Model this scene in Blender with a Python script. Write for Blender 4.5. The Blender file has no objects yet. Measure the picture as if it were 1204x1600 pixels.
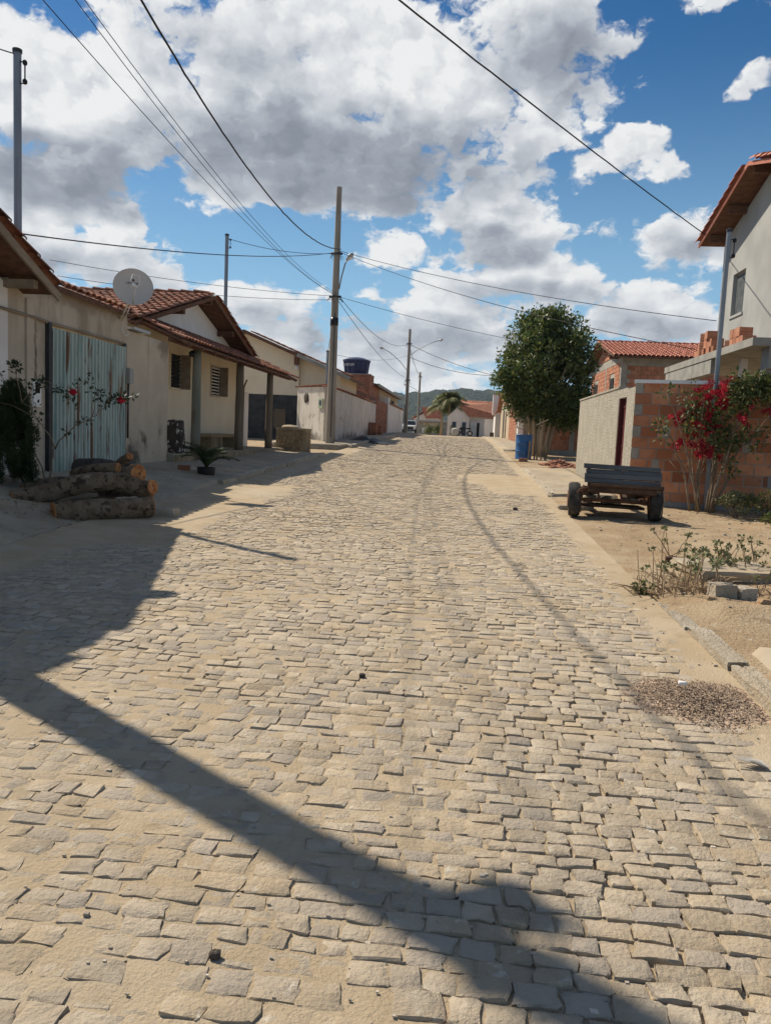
import bpy, math, random
import numpy as np
from mathutils import Vector, Matrix, Euler, noise as mnoise

R = math.radians
S = bpy.context.scene
COL = S.collection
rng = random.Random(7)

# ------------------------------------------------------------------ camera
cam = bpy.data.cameras.new('camera')
cam_o = bpy.data.objects.new('camera', cam); COL.objects.link(cam_o)
YAW, PITCH, ROLL = R(5.6), R(5.8), R(2.6)
_f = Vector((-math.sin(YAW)*math.cos(PITCH), math.cos(YAW)*math.cos(PITCH), -math.sin(PITCH)))
_r0 = Vector((math.cos(YAW), math.sin(YAW), 0)); _u0 = _r0.cross(_f)
_r = _r0*math.cos(ROLL) + _u0*math.sin(ROLL); _u = _r.cross(_f)
cam_o.matrix_world = Matrix(((_r.x, _u.x, -_f.x, 0), (_r.y, _u.y, -_f.y, 0), (_r.z, _u.z, -_f.z, 1.55), (0, 0, 0, 1)))
cam.sensor_fit = 'VERTICAL'; cam.sensor_height = 32.0; cam.lens = 24.0
cam.clip_start = 0.05; cam.clip_end = 20000
S.camera = cam_o

# ------------------------------------------------------------------ sky, sun, exposure
SUN_AZ, SUN_EL = -55.7, 47.3          # degrees; azimuth from +Y towards +X
def dirv(az, el):
    a, e = R(az), R(el)
    return Vector((math.sin(a)*math.cos(e), math.cos(a)*math.cos(e), math.sin(e)))
sun = bpy.data.lights.new('sun', 'SUN'); sun.energy = 5.0; sun.angle = R(0.53); sun.color = (1.0, .90, .745)
sun_o = bpy.data.objects.new('sun', sun); COL.objects.link(sun_o)
sun_o.rotation_euler = (-dirv(SUN_AZ, SUN_EL)).to_track_quat('-Z', 'Y').to_euler()
sun_o.location = dirv(SUN_AZ, SUN_EL)*60
S.view_settings.view_transform = 'Standard'; S.view_settings.look = 'None'
S.view_settings.exposure = 0.25; S.view_settings.gamma = 1.0; S.view_settings.use_curve_mapping = False
S.cycles.max_bounces = 6; S.cycles.diffuse_bounces = 3; S.cycles.glossy_bounces = 2
S.cycles.transparent_max_bounces = 12; S.cycles.volume_bounces = 0
S.cycles.use_denoising = True

W = bpy.data.worlds.new('World'); S.world = W; W.use_nodes = True
W.cycles.sampling_method = 'MANUAL'; W.cycles.sample_map_resolution = 256
class NT:
    """small wrapper that links node sockets with little text"""
    def __init__(s, tree): s.t = tree; s.n = tree.nodes; s.l = tree.links
    def new(s, typ, **kw):
        n = s.n.new(typ)
        for k, v in kw.items(): setattr(n, k, v)
        return n
    def put(s, sock, v):
        if v is None: return
        if hasattr(v, 'is_linked'): s.l.new(v, sock)
        else: sock.default_value = v
    def m(s, op, a, b=None, c=None, clamp=False):
        n = s.new('ShaderNodeMath', operation=op, use_clamp=clamp)
        s.put(n.inputs[0], a); s.put(n.inputs[1], b); s.put(n.inputs[2], c)
        return n.outputs[0]
    def vm(s, op, a, b=None, out=0):
        n = s.new('ShaderNodeVectorMath', operation=op); s.put(n.inputs[0], a); s.put(n.inputs[1], b)
        return n.outputs[out]
    def ramp(s, f, a, b, lo=0., hi=1., smooth=True):
        n = s.new('ShaderNodeMapRange', interpolation_type='SMOOTHSTEP' if smooth else 'LINEAR')
        s.put(n.inputs[0], f); s.put(n.inputs[1], a); s.put(n.inputs[2], b); s.put(n.inputs[3], lo); s.put(n.inputs[4], hi)
        return n.outputs[0]
    def noise(s, vec, scale, detail=4, rough=.55, dist=0., dim='3D'):
        n = s.new('ShaderNodeTexNoise', noise_dimensions=dim)
        s.put(n.inputs['Vector'], vec); s.put(n.inputs['Scale'], scale); s.put(n.inputs['Detail'], detail)
        s.put(n.inputs['Roughness'], rough); s.put(n.inputs['Distortion'], dist)
        return n.outputs['Fac']
    def mix(s, f, a, b, mode='MIX'):
        n = s.new('ShaderNodeMix', data_type='RGBA', blend_type=mode)
        s.put(n.inputs[0], f); s.put(n.inputs[6], a); s.put(n.inputs[7], b)
        return n.outputs[2]
    def comb(s, x, y, z):
        n = s.new('ShaderNodeCombineXYZ'); s.put(n.inputs[0], x); s.put(n.inputs[1], y); s.put(n.inputs[2], z)
        return n.outputs[0]

def build_world():
    t = NT(W.node_tree); t.n.clear()
    out = t.new('ShaderNodeOutputWorld')
    sky = t.new('ShaderNodeTexSky', sky_type='NISHITA'); sky.sun_disc = False
    sky.sun_elevation = R(SUN_EL); sky.sun_rotation = R(SUN_AZ % 360)
    sky.altitude = 600; sky.air_density = 1.0; sky.dust_density = .15; sky.ozone_density = 2.2
    tc = t.new('ShaderNodeTexCoord'); d = tc.outputs['Generated']
    sp = t.new('ShaderNodeSeparateXYZ'); t.l.new(d, sp.inputs[0])
    hsv = t.new('ShaderNodeHueSaturation'); hsv.inputs['Saturation'].default_value = 1.38
    t.l.new(sky.outputs[0], hsv.inputs['Color'])
    # moist air over the horizon scatters bluer than the dry model does
    low = t.ramp(sp.outputs[2], .0, .46, 1., 0.)
    skc = t.mix(t.m('MULTIPLY', low, .85), hsv.outputs[0], (4.2, 7.6, 10.4, 1))
    bg = t.new('ShaderNodeBackground'); t.put(bg.inputs[0], skc); bg.inputs[1].default_value = SKY_STRENGTH
    # cumulus field in azimuth and elevation (degrees)
    az = t.m('MULTIPLY', t.m('ARCTAN2', sp.outputs[0], sp.outputs[1]), 57.2958)
    el = t.m('MULTIPLY', t.m('ARCSINE', sp.outputs[2]), 57.2958)
    # billow domain: cells get smaller and flatter towards the horizon
    elp = t.m('MULTIPLY', t.m('POWER', t.m('MAXIMUM', t.m('ADD', el, 3.0), .1), .75), 4.2)
    P = t.comb(az, elp, 0.0)
    def vor(vec, scale):
        n = t.new('ShaderNodeTexVoronoi', feature='F1', voronoi_dimensions='2D'); t.put(n.inputs['Vector'], vec); n.inputs['Scale'].default_value = scale
        n.inputs['Randomness'].default_value = 1.0; return n.outputs['Distance']
    def warped(vec, s, a, o):
        n = t.new('ShaderNodeTexNoise', noise_dimensions='2D'); t.put(n.inputs['Vector'], t.vm('ADD', vec, o)); n.inputs['Scale'].default_value = s; n.inputs['Detail'].default_value = 2; n.inputs['Roughness'].default_value = .6
        return t.vm('MULTIPLY', t.vm('SUBTRACT', n.outputs['Color'], (.5, .5, .5)), (a, a*.8, 0.))
    wl = warped(P, .16, 5.5, (3.1, 7.7, 0.)); ws = warped(P, .9, 1.6, (11.0, 2.3, 0.))
    PW = t.vm('ADD', P, ws)
    def detail(vec, full=True):
        n = t.m('MULTIPLY', t.m('SUBTRACT', t.noise(vec, .17, 7 if full else 4, .53, 0., '2D'), .5), 3.4)
        v1 = t.m('MULTIPLY', t.m('SUBTRACT', .42, vor(vec, .30)), .60)
        if not full: return t.m('ADD', n, v1)
        v2 = t.m('MULTIPLY', t.m('SUBTRACT', .42, vor(vec, .95)), .26)
        return t.m('ADD', n, t.m('ADD', v1, v2))
    h0 = detail(PW); h1 = detail(t.vm('ADD', PW, (-.8, .75, 0.)), False)
    q = t.vm('ADD', t.comb(az, el, 0.0), wl)
    q2 = t.vm('ADD', t.comb(az, el, 0.0), t.vm('MULTIPLY', wl, (.25, .25, 0.)))
    field = None; core = None
    for (a, e, ra, re, w, wp) in CLOUDS:
        v = t.vm('MULTIPLY', t.vm('SUBTRACT', q if wp else q2, (a, e, 0.)), (1./ra, 1./re, 0.))
        k = t.m('MULTIPLY', t.m('SUBTRACT', 1.0, t.vm('DOT_PRODUCT', v, v, 1)), w)
        field = k if field is None else t.m('MAXIMUM', field, k)
    for (a, e, ra, re, w) in CORES:
        v = t.vm('MULTIPLY', t.vm('SUBTRACT', q, (a, e, 0.)), (1./ra, 1./re, 0.))
        k = t.m('MULTIPLY', t.m('SUBTRACT', 1.0, t.vm('DOT_PRODUCT', v, v, 1)), w)
        core = k if core is None else t.m('MAXIMUM', core, k)
    # the rest of the sky carries the same broken cumulus
    n_big = t.noise(P, .05, 2, .5, 0., '2D')
    rest = t.ramp(n_big, .42, .66, -1.0, .8)
    inview = t.m('MULTIPLY', t.ramp(t.m('ABSOLUTE', t.m('ADD', az, 7.)), 27., 40., 1., 0.), t.ramp(el, 27., 38., 1., 0.))
    rest = t.m('SUBTRACT', rest, t.m('MULTIPLY', inview, 2.0))
    field = t.m('MAXIMUM', t.m('MAXIMUM', field, -1.6), rest)
    core = t.m('MAXIMUM', core, t.m('SUBTRACT', rest, .2))
    dens = t.m('ADD', t.m('MINIMUM', field, .98), h0)
    cover = t.ramp(t.m('ADD', dens, t.m('MULTIPLY', t.m('SUBTRACT', t.noise(PW, 1.6, 5, .65, 0., '2D'), .5), .5)), -.06, .42)
    relief = t.m('SUBTRACT', h0, h1)
    dark = t.ramp(t.m('ADD', t.m('MAXIMUM', core, -.6), t.m('MULTIPLY', h0, .24)), -.5, .95)
    lit = t.m('ADD', t.m('MULTIPLY', dark, -.76), t.m('ADD', .93, t.m('MULTIPLY', relief, .40)), clamp=True)
    colr = t.new('ShaderNodeValToRGB')
    er = colr.color_ramp; er.elements[0].position = 0; er.elements[0].color = (.25, .28, .335, 1)
    er.elements[1].position = 1; er.elements[1].color = (.90, .91, .915, 1)
    e = er.elements.new(.30); e.color = (.355, .39, .45, 1)
    e = er.elements.new(.68); e.color = (.64, .67, .715, 1)
    t.l.new(lit, colr.inputs[0])
    cbg = t.new('ShaderNodeBackground'); t.l.new(colr.outputs[0], cbg.inputs[0]); cbg.inputs[1].default_value = .80
    cover = t.m('MULTIPLY', cover, t.ramp(el, -1., 1.5))
    mx = t.new('ShaderNodeMixShader'); t.l.new(cover, mx.inputs[0]); t.l.new(bg.outputs[0], mx.inputs[1]); t.l.new(cbg.outputs[0], mx.inputs[2])
    t.l.new(mx.outputs[0], out.inputs[0])
SKY_STRENGTH = .068
#        azimuth, elevation, half width, half height, weight, warped
CLOUDS = [(-12.5, 22.3, 19, 6.2, 1.45, 1), (-27.3, 19.7, 9, 5.6, 1.2, 1), (-30, 14.6, 6.5, 3.4, 1.0, 1), (1.2, 15.4, 5.0, 3.3, .95, 1),
          (4.5, 24.9, 6.6, 4.2, 1.1, 1), (-6.8, 13.2, 2.6, 1.5, .62, 0), (9.2, 18.3, 3.0, 2.0, .75, 1), (14.7, 13.7, 4.2, 2.2, .85, 0),
          (11.9, 9.3, 5.2, 2.2, .9, 0), (4.1, 10.9, 5.4, 2.6, .95, 0), (-15.6, 8.6, 6.0, 2.1, .8, 1), (-27.3, 10.8, 7.0, 2.0, .8, 1),
          (-6.2, 6.0, 16, 2.9, .85, 1), (9.2, 14.4, 1.7, 1.1, .62, 0), (11.0, 14.6, 1.0, 1.2, .6, 0), (12.7, 18.0, 1.5, 1.0, .6, 0),
          (16.5, 27.6, 4.5, 1.3, .7, 1), (-32.5, 23, 2.4, 2.0, .9, 1), (-1.7, 8.8, 5.8, 2.6, .85, 1), (-11.4, 18.2, 13, 3.7, 1.5, 1),
          (-22.7, 10.6, 2.8, 1.7, .7, 1), (-34, 7.5, 8, 3.5, .8, 1), (20, 7.5, 5, 2.5, .7, 1), (-14, 29.5, 14, 2.8, .9, 1), (17.5, 22.8, 1.3, 1.1, .4, 1)]
CORES = [(-10.5, 18.6, 15, 3.8, 1.0), (-28.3, 15.9, 6, 2.8, .9), (5.0, 24.6, 5, 2.9, .7), (1.2, 13.9, 3.2, 1.7, .55), (-5.3, 7.0, 12, 1.7, .45),
         (14.5, 13.1, 3, 1.1, .4), (11.8, 8.4, 4, 1.3, .45), (-17, 23.4, 6, 2.4, .35), (4.2, 10.0, 4, 1.2, .4), (-28, 10.2, 6, 1.2, .3)]
build_world()

# ------------------------------------------------------------------ materials
MATS = {}
def setup(name):
    m = bpy.data.materials.new(name); m.use_nodes = True
    t = NT(m.node_tree); t.n.clear()
    out = t.new('ShaderNodeOutputMaterial'); b = t.new('ShaderNodeBsdfPrincipled')
    t.l.new(b.outputs[0], out.inputs[0]); MATS[name] = m
    return m, t, b, out
def c4(c): return (c[0], c[1], c[2], 1)
def pmat(name, c1, c2=None, scale=3., rough=.85, bump=0., bscale=30., rnd=0., metal=0., squash=(1, 1, 1), spots=None, detail=6,
         contrast=(.35, .65), spec=.25, rndc=None, bdetail=6, trans=0., bdist=.02, blots=None):
    """base colour from world-space noise between c1 and c2, optional spots (colour, scale, threshold, width, squash), per-piece value jitter"""
    m, t, b, out = setup(name)
    geo = t.new('ShaderNodeNewGeometry'); pos = geo.outputs['Position']
    p = t.vm('MULTIPLY', pos, squash)
    col = c4(c1)
    if c2 is not None:
        col = t.mix(t.ramp(t.noise(p, scale, detail, .6), contrast[0], contrast[1]), c4(c1), c4(c2))
    for s in (spots or []):
        sc, ss, th, wd = s[0], s[1], s[2], s[3]
        q = t.vm('MULTIPLY', pos, s[4] if len(s) > 4 else (1, 1, 1))
        q = t.vm('ADD', q, (ss*1.7, 3.1, ss*.3))
        col = t.mix(t.ramp(t.noise(q, ss, 7, .62), th, th+wd), col, c4(sc))
    for (ctr, ext, bc, bs) in (blots or []):         # stains with a place and a ragged outline of their own
        v = t.vm('MULTIPLY', t.vm('SUBTRACT', pos, ctr), (1./ext[0], 1./ext[1], 1./ext[2]))
        k = t.m('ADD', t.m('SUBTRACT', 1., t.vm('LENGTH', v, None, 1)), t.m('MULTIPLY', t.m('SUBTRACT', t.noise(pos, bs, 6, .65), .5), 1.8))
        col = t.mix(t.m('MULTIPLY', t.ramp(k, .0, .7), .85), col, c4(bc))
    if rnd or rndc:
        oi = t.new('ShaderNodeObjectInfo')
        r1 = t.m('FRACT', t.m('ADD', geo.outputs['Random Per Island'], t.m('MULTIPLY', oi.outputs['Random'], 7.31)))
        if rndc:
            r2 = t.m('FRACT', t.m('MULTIPLY', r1, 13.7))
            col = t.mix(t.ramp(r2, .55, 1.0), col, c4(rndc))
        hs = t.new('ShaderNodeHueSaturation')
        t.put(hs.inputs['Value'], t.m('ADD', 1.-rnd, t.m('MULTIPLY', r1, 2*rnd))); t.put(hs.inputs['Color'], col)
        col = hs.outputs[0]
    t.put(b.inputs['Base Color'], col); b.inputs['Roughness'].default_value = rough
    b.inputs['Metallic'].default_value = metal; b.inputs['Specular IOR Level'].default_value = spec
    if bump:
        bn = t.new('ShaderNodeBump'); bn.inputs['Strength'].default_value = bump; bn.inputs['Distance'].default_value = bdist
        t.put(bn.inputs['Height'], t.noise(p, bscale, bdetail, .65)); t.l.new(bn.outputs[0], b.inputs['Normal'])
    if trans:
        tr = t.new('ShaderNodeBsdfTranslucent'); t.put(tr.inputs[0], col)
        ad = t.new('ShaderNodeMixShader'); ad.inputs[0].default_value = trans
        t.l.new(b.outputs[0], ad.inputs[1]); t.l.new(tr.outputs[0], ad.inputs[2]); t.l.new(ad.outputs[0], out.inputs[0])
    return m

pmat('sand', (.395, .31, .205), (.45, .365, .255), 2.2, .95, .9, 70, spots=[((.32, .25, .165), 5., .55, .2), ((.47, .405, .31), .6, .5, .25)], spec=.1, bdist=.012)
pmat('cobble', (.40, .33, .245), (.48, .41, .315), 8., .92, 1.0, 50, rnd=.12, spots=[((.43, .345, .24), 2.6, .44, .2), ((.26, .215, .16), 26., .61, .12), ((.54, .49, .40), 13., .60, .1)], rndc=(.39, .335, .27), spec=.10, bdist=.016, bdetail=10)
pmat('dirt', (.36, .26, .16), (.44, .345, .23), 1.6, .95, 1.0, 30, spots=[((.43, .25, .13), .7, .56, .2), ((.26, .19, .12), 4., .54, .16), ((.50, .43, .33), 9., .62, .1)], spec=.1, bdist=.035)
pmat('concrete', (.30, .25, .185), (.39, .335, .255), 1.6, .92, .6, 45, spots=[((.22, .18, .13), 4., .54, .2), ((.42, .335, .225), .9, .48, .2)], spec=.15, bdist=.01)
pmat('kerbstone', (.44, .375, .285), (.54, .475, .38), 6., .92, 1.0, 40, rnd=.1, spots=[((.29, .245, .185), 10., .58, .15), ((.46, .375, .26), 2., .5, .2)], spec=.12, bdist=.04)
pmat('white_wall', (.66, .62, .58), (.74, .71, .67), .9, .9, .3, 60, spots=[((.45, .40, .33), 1.6, .60, .25, (1, 1, .25)), ((.30, .27, .22), 7., .68, .12)], bdist=.006)
pmat('old_white_wall', (.56, .51, .44), (.65, .60, .53), 1.1, .92, .6, 30, spots=[((.30, .25, .19), 1.8, .52, .2, (1.6, 1.6, .22)), ((.20, .165, .125), 5., .60, .12), ((.13, .11, .09), 1.1, .62, .12)], bdist=.01, blots=[((-6.9, 34.4, 1.1), (1.6, 1.6, .55), (.10, .085, .065), 2.5), ((-5.9, 40, 1.15), (.6, 5., .5), (.13, .11, .085), 1.6), ((-5.9, 47.5, 1.3), (.6, 4., .7), (.14, .11, .08), 1.6)])
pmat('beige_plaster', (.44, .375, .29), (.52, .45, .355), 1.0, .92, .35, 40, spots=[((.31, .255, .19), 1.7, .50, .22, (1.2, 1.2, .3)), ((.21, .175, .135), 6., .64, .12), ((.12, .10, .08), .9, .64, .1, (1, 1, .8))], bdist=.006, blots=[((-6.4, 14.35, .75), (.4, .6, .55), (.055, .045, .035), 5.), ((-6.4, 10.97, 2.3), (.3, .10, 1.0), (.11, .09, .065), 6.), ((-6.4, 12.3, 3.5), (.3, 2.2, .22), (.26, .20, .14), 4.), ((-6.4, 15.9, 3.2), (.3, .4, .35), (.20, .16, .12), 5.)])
pmat('cream_wall', (.68, .58, .42), (.74, .64, .48), .8, .9, .2, 50, spots=[((.56, .46, .33), 2.4, .6, .25, (1, 1, .4))], bdist=.005)
pmat('charcoal_paint', (.035, .037, .04), (.06, .06, .062), 3., .85, .2, 40)
pmat('grey_plaster', (.305, .305, .29), (.375, .375, .355), .7, .92, .3, 40, spots=[((.245, .245, .23), 1.5, .5, .3, (1, 1, .4))], bdist=.006)
pmat('rough_render', (.43, .395, .32), (.52, .48, .40), 3.2, .95, 1.0, 26, squash=(1, 1, .75), spots=[((.33, .30, .245), 9., .56, .2)], bdist=.09, bdetail=8)
pmat('raw_concrete', (.245, .235, .21), (.33, .315, .28), 2.5, .92, .5, 40, spots=[((.16, .15, .135), 4., .58, .2, (1, 1, .4))], bdist=.01)
pmat('hollow_brick', (.46, .18, .085), (.54, .25, .135), 3.5, .88, .5, 60, rnd=.20, spots=[((.25, .13, .085), 7., .60, .12), ((.38, .32, .26), 4., .64, .08)], rndc=(.35, .13, .062), bdist=.008)
pmat('house_brick', (.37, .155, .09), (.44, .215, .135), 3.5, .9, .4, 50, rnd=.16, spots=[((.26, .13, .09), 5., .6, .12)], rndc=(.31, .125, .07), bdist=.008)
pmat('dark_brick', (.26, .105, .06), (.33, .15, .09), 3.5, .9, .4, 50, rnd=.16, spots=[((.17, .085, .06), 5., .58, .12)], rndc=(.21, .085, .05), bdist=.008)  # darker version of house_brick, for the tower, gateway, bay and stacks
pmat('mortar', (.30, .27, .23), (.40, .36, .30), 5., .95, .8, 40, bdist=.01)
pmat('clay_tile', (.27, .105, .062), (.37, .175, .11), 5., .88, .4, 50, rnd=.24, spots=[((.11, .06, .045), 6., .56, .14), ((.42, .28, .21), 9., .62, .12)], rndc=(.18, .085, .058), bdist=.006)
pmat('new_tile', (.41, .145, .095), (.48, .205, .145), 3., .8, .3, 50, rnd=.14, spots=[((.55, .32, .25), 5., .60, .12), ((.27, .10, .07), 4., .62, .12)], bdist=.006)
pmat('roof_wood', (.10, .05, .032), (.17, .085, .05), 6., .85, .4, 30, squash=(1, 1, 3))
pmat('fascia_wood', (.22, .17, .12), (.30, .24, .175), 4., .85, .4, 40, squash=(1, .3, 1))
pmat('post_wood', (.13, .105, .075), (.21, .17, .125), 5., .9, .8, 30, squash=(1, 1, .12), bdist=.02)
pmat('green_post', (.14, .15, .12), (.20, .20, .16), 4., .85, .5, 30, squash=(1, 1, .15), spots=[((.15, .11, .075), 5., .50, .15, (1, 1, .3))])
pmat('pole_concrete', (.24, .205, .165), (.32, .285, .235), 3., .9, .5, 40, squash=(1, 1, .2), spots=[((.16, .13, .10), 2.5, .55, .25, (2, 2, .2))], bdist=.01)
pmat('galvanised', (.21, .22, .235), (.27, .28, .295), 4., .45, .1, 40, metal=.6, squash=(1, 1, .3))
pmat('dark_metal', (.04, .042, .046), (.06, .06, .065), 6., .5, 0., metal=.4)
pmat('black_cable', (.018, .018, .02), rough=.6)
pmat('gate_paint', (.31, .385, .35), (.41, .47, .425), 2.2, .6, .2, 50, squash=(1, 1, .3), spots=[((.18, .29, .27), 1.3, .54, .14, (2, 2, .4)), ((.16, .085, .045), 2.6, .555, .07, (2.4, 2.4, .25)), ((.24, .16, .10), 5.0, .585, .1, (2, 2, .3))], spec=.35)
pmat('bark', (.20, .135, .082), (.31, .225, .15), 7., .95, 1.0, 26, spots=[((.08, .053, .034), 10., .52, .1), ((.38, .31, .23), 5., .60, .08)], bdist=.07)
pmat('dark_bark', (.075, .06, .05), (.14, .115, .095), 8., .95, 1.0, 28, bdist=.05)
pmat('cut_wood', (.34, .135, .045), (.44, .21, .085), 14., .8, .4, 60, spots=[((.15, .06, .03), 9., .55, .15)])
pmat('stem', (.19, .14, .095), (.28, .215, .15), 8., .9, .6, 40)
pmat('tree_stem', (.34, .25, .16), (.43, .33, .22), 7., .9, .6, 30, squash=(1, 1, .2))
pmat('tree_leaf', (.050, .088, .024), (.095, .14, .040), .9, .45, rnd=.45, rndc=(.19, .19, .05), trans=.34, spec=.45)
pmat('bush_leaf', (.055, .085, .025), (.095, .125, .04), 3., .6, rnd=.35, rndc=(.19, .16, .05), trans=.22, spec=.3)
pmat('conifer', (.026, .044, .016), (.050, .075, .026), 5., .7, rnd=.35, trans=.15, spec=.2)
pmat('rose_leaf', (.035, .048, .028), (.05, .065, .035), 5., .6, rnd=.3, trans=.15)
pmat('rose', (.42, .012, .03), (.55, .03, .06), 20., .6, rnd=.15, trans=.15)
pmat('red_bract', (.33, .007, .02), (.46, .016, .035), 6., .6, rnd=.3, rndc=(.20, .006, .014), trans=.2)
pmat('succulent', (.12, .15, .07), (.19, .21, .10), 8., .6, rnd=.3, rndc=(.27, .22, .11), trans=.1)
pmat('dry_twig', (.27, .19, .12), (.36, .27, .17), 12., .9, rnd=.2)
pmat('straw', (.31, .23, .165), (.42, .32, .235), 25., .95, .3, 90, rnd=.35, rndc=(.20, .145, .105))
pmat('palm_leaf', (.065, .095, .022), (.12, .135, .035), 2., .6, rnd=.3, rndc=(.20, .15, .04), trans=.25)
pmat('dish_paint', (.56, .52, .45), (.61, .57, .50), 2., .55, spec=.3)
pmat('white_paint', (.74, .73, .70), (.80, .79, .77), 4., .6)
pmat('white_plastic', (.75, .75, .74), rough=.4)
pmat('blue_drum', (.018, .085, .24), (.03, .12, .30), 3., .45, spots=[((.12, .10, .09), 6., .66, .1)], spec=.4)
pmat('blue_tank', (.012, .022, .085), (.018, .03, .10), 2., .4, spec=.4)
pmat('door_red', (.085, .017, .02), (.12, .026, .028), 4., .6, squash=(1, 1, .3))
pmat('blue_door', (.035, .06, .12), (.05, .08, .15), 4., .6)
pmat('cart_board', (.052, .062, .068), (.095, .105, .11), 5., .75, .3, 60, squash=(.2, 1, 1), spots=[((.15, .155, .155), 8., .62, .12, (.3, 1, 1))])
pmat('cart_wood', (.055, .032, .022), (.095, .055, .035), 6., .9, .5, 40)
pmat('rubber', (.022, .021, .021), (.05, .047, .043), 10., .85, .3, 60, spots=[((.16, .125, .085), 6., .54, .2)])
pmat('rusty_metal', (.10, .048, .028), (.16, .08, .045), 9., .8, .4, 50)
pmat('black_plastic', (.012, .013, .015), (.02, .021, .024), 5., .35)
pmat('tarp', (.018, .019, .022), (.032, .033, .038), 6., .45, .5, 20)
pmat('mottled', (.035, .028, .024), (.06, .045, .038), 10., .8, .5, 40, spots=[((.50, .47, .43), 7., .55, .06)])
pmat('well_stone', (.27, .20, .12), (.36, .28, .17), 6., .95, .9, 30, rnd=.2, bdist=.03)
pmat('glass_dark', (.015, .017, .02), rough=.12, spec=.5)
pmat('dark_void', (.012, .011, .010), rough=.9)
pmat('car_paint', (.62, .64, .66), rough=.25, spec=.5)
pmat('hill_green', (.014, .024, .018), (.034, .046, .028), .035, 1., 1., .06, spots=[((.050, .048, .036), .012, .58, .1)], detail=9, spec=.05, bdist=14., bdetail=4)
pmat('pale_cloth', (.36, .345, .32), (.45, .43, .39), 8., .9)
pmat('pale_green_wall', (.33, .37, .27), (.38, .41, .31), 1.5, .9, .2, 40)
pmat('sheet_metal', (.36, .38, .39), (.45, .46, .47), 3., .45, metal=.3)
pmat('tan_wall', (.44, .35, .24), (.52, .43, .31), 1.0, .92, .3, 40, spots=[((.33, .25, .17), 1.6, .56, .25, (1, 1, .3))])
pmat('pebble', (.36, .31, .25), (.46, .41, .34), 20., .9, .3, 60, rnd=.35)
pmat('wood_chip', (.40, .24, .12), (.52, .36, .20), 30., .9, rnd=.3, rndc=(.22, .13, .075))
pmat('ink', (.03, .03, .03), rough=.7)

# ------------------------------------------------------------------ helpers
def zg(Y):
    if Y < 30: return .03*Y
    if Y < 80: return .9 + .03*(Y-30) - .0003*(Y-30)**2
    return 1.65
def nz(x, y, z=0.): return mnoise.noise(Vector((x, y, z)))
def fz(x, y, z=0., o=4): return mnoise.fractal(Vector((x, y, z)), .9, 2., o)
def lerp(a, b, t): return a + (b-a)*t
def origin(o):
    v = Vector((0, 0, 0))
    while o is not None: v = v + o.location; o = o.parent
    return v
def tag(o, label=None, cat=None, group=None, kind=None):
    if label: o['label'] = label
    if cat: o['category'] = cat
    if group: o['group'] = group
    if kind: o['kind'] = kind
    return o
def thing(name, label, cat, loc, group=None):
    o = bpy.data.objects.new(name, None); COL.objects.link(o); o.location = loc; o.empty_display_size = .2
    return tag(o, label, cat, group)
def link(name, me, parent=None, loc=None, rot=None, scale=None):
    o = bpy.data.objects.new(name, me); COL.objects.link(o)
    if parent is not None: o.parent = parent
    if loc is not None: o.location = Vector(loc) - (origin(parent) if parent is not None else Vector((0, 0, 0)))
    if rot is not None: o.rotation_euler = rot
    if scale is not None: o.scale = scale
    return o
def frame_from(d, up=Vector((0, 0, 1))):
    d = Vector(d).normalized(); u = Vector(up)
    if abs(d.dot(u)) > .98: u = Vector((0, 1, 0))
    s = d.cross(u).normalized(); u = s.cross(d).normalized()
    return s, d, u
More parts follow.
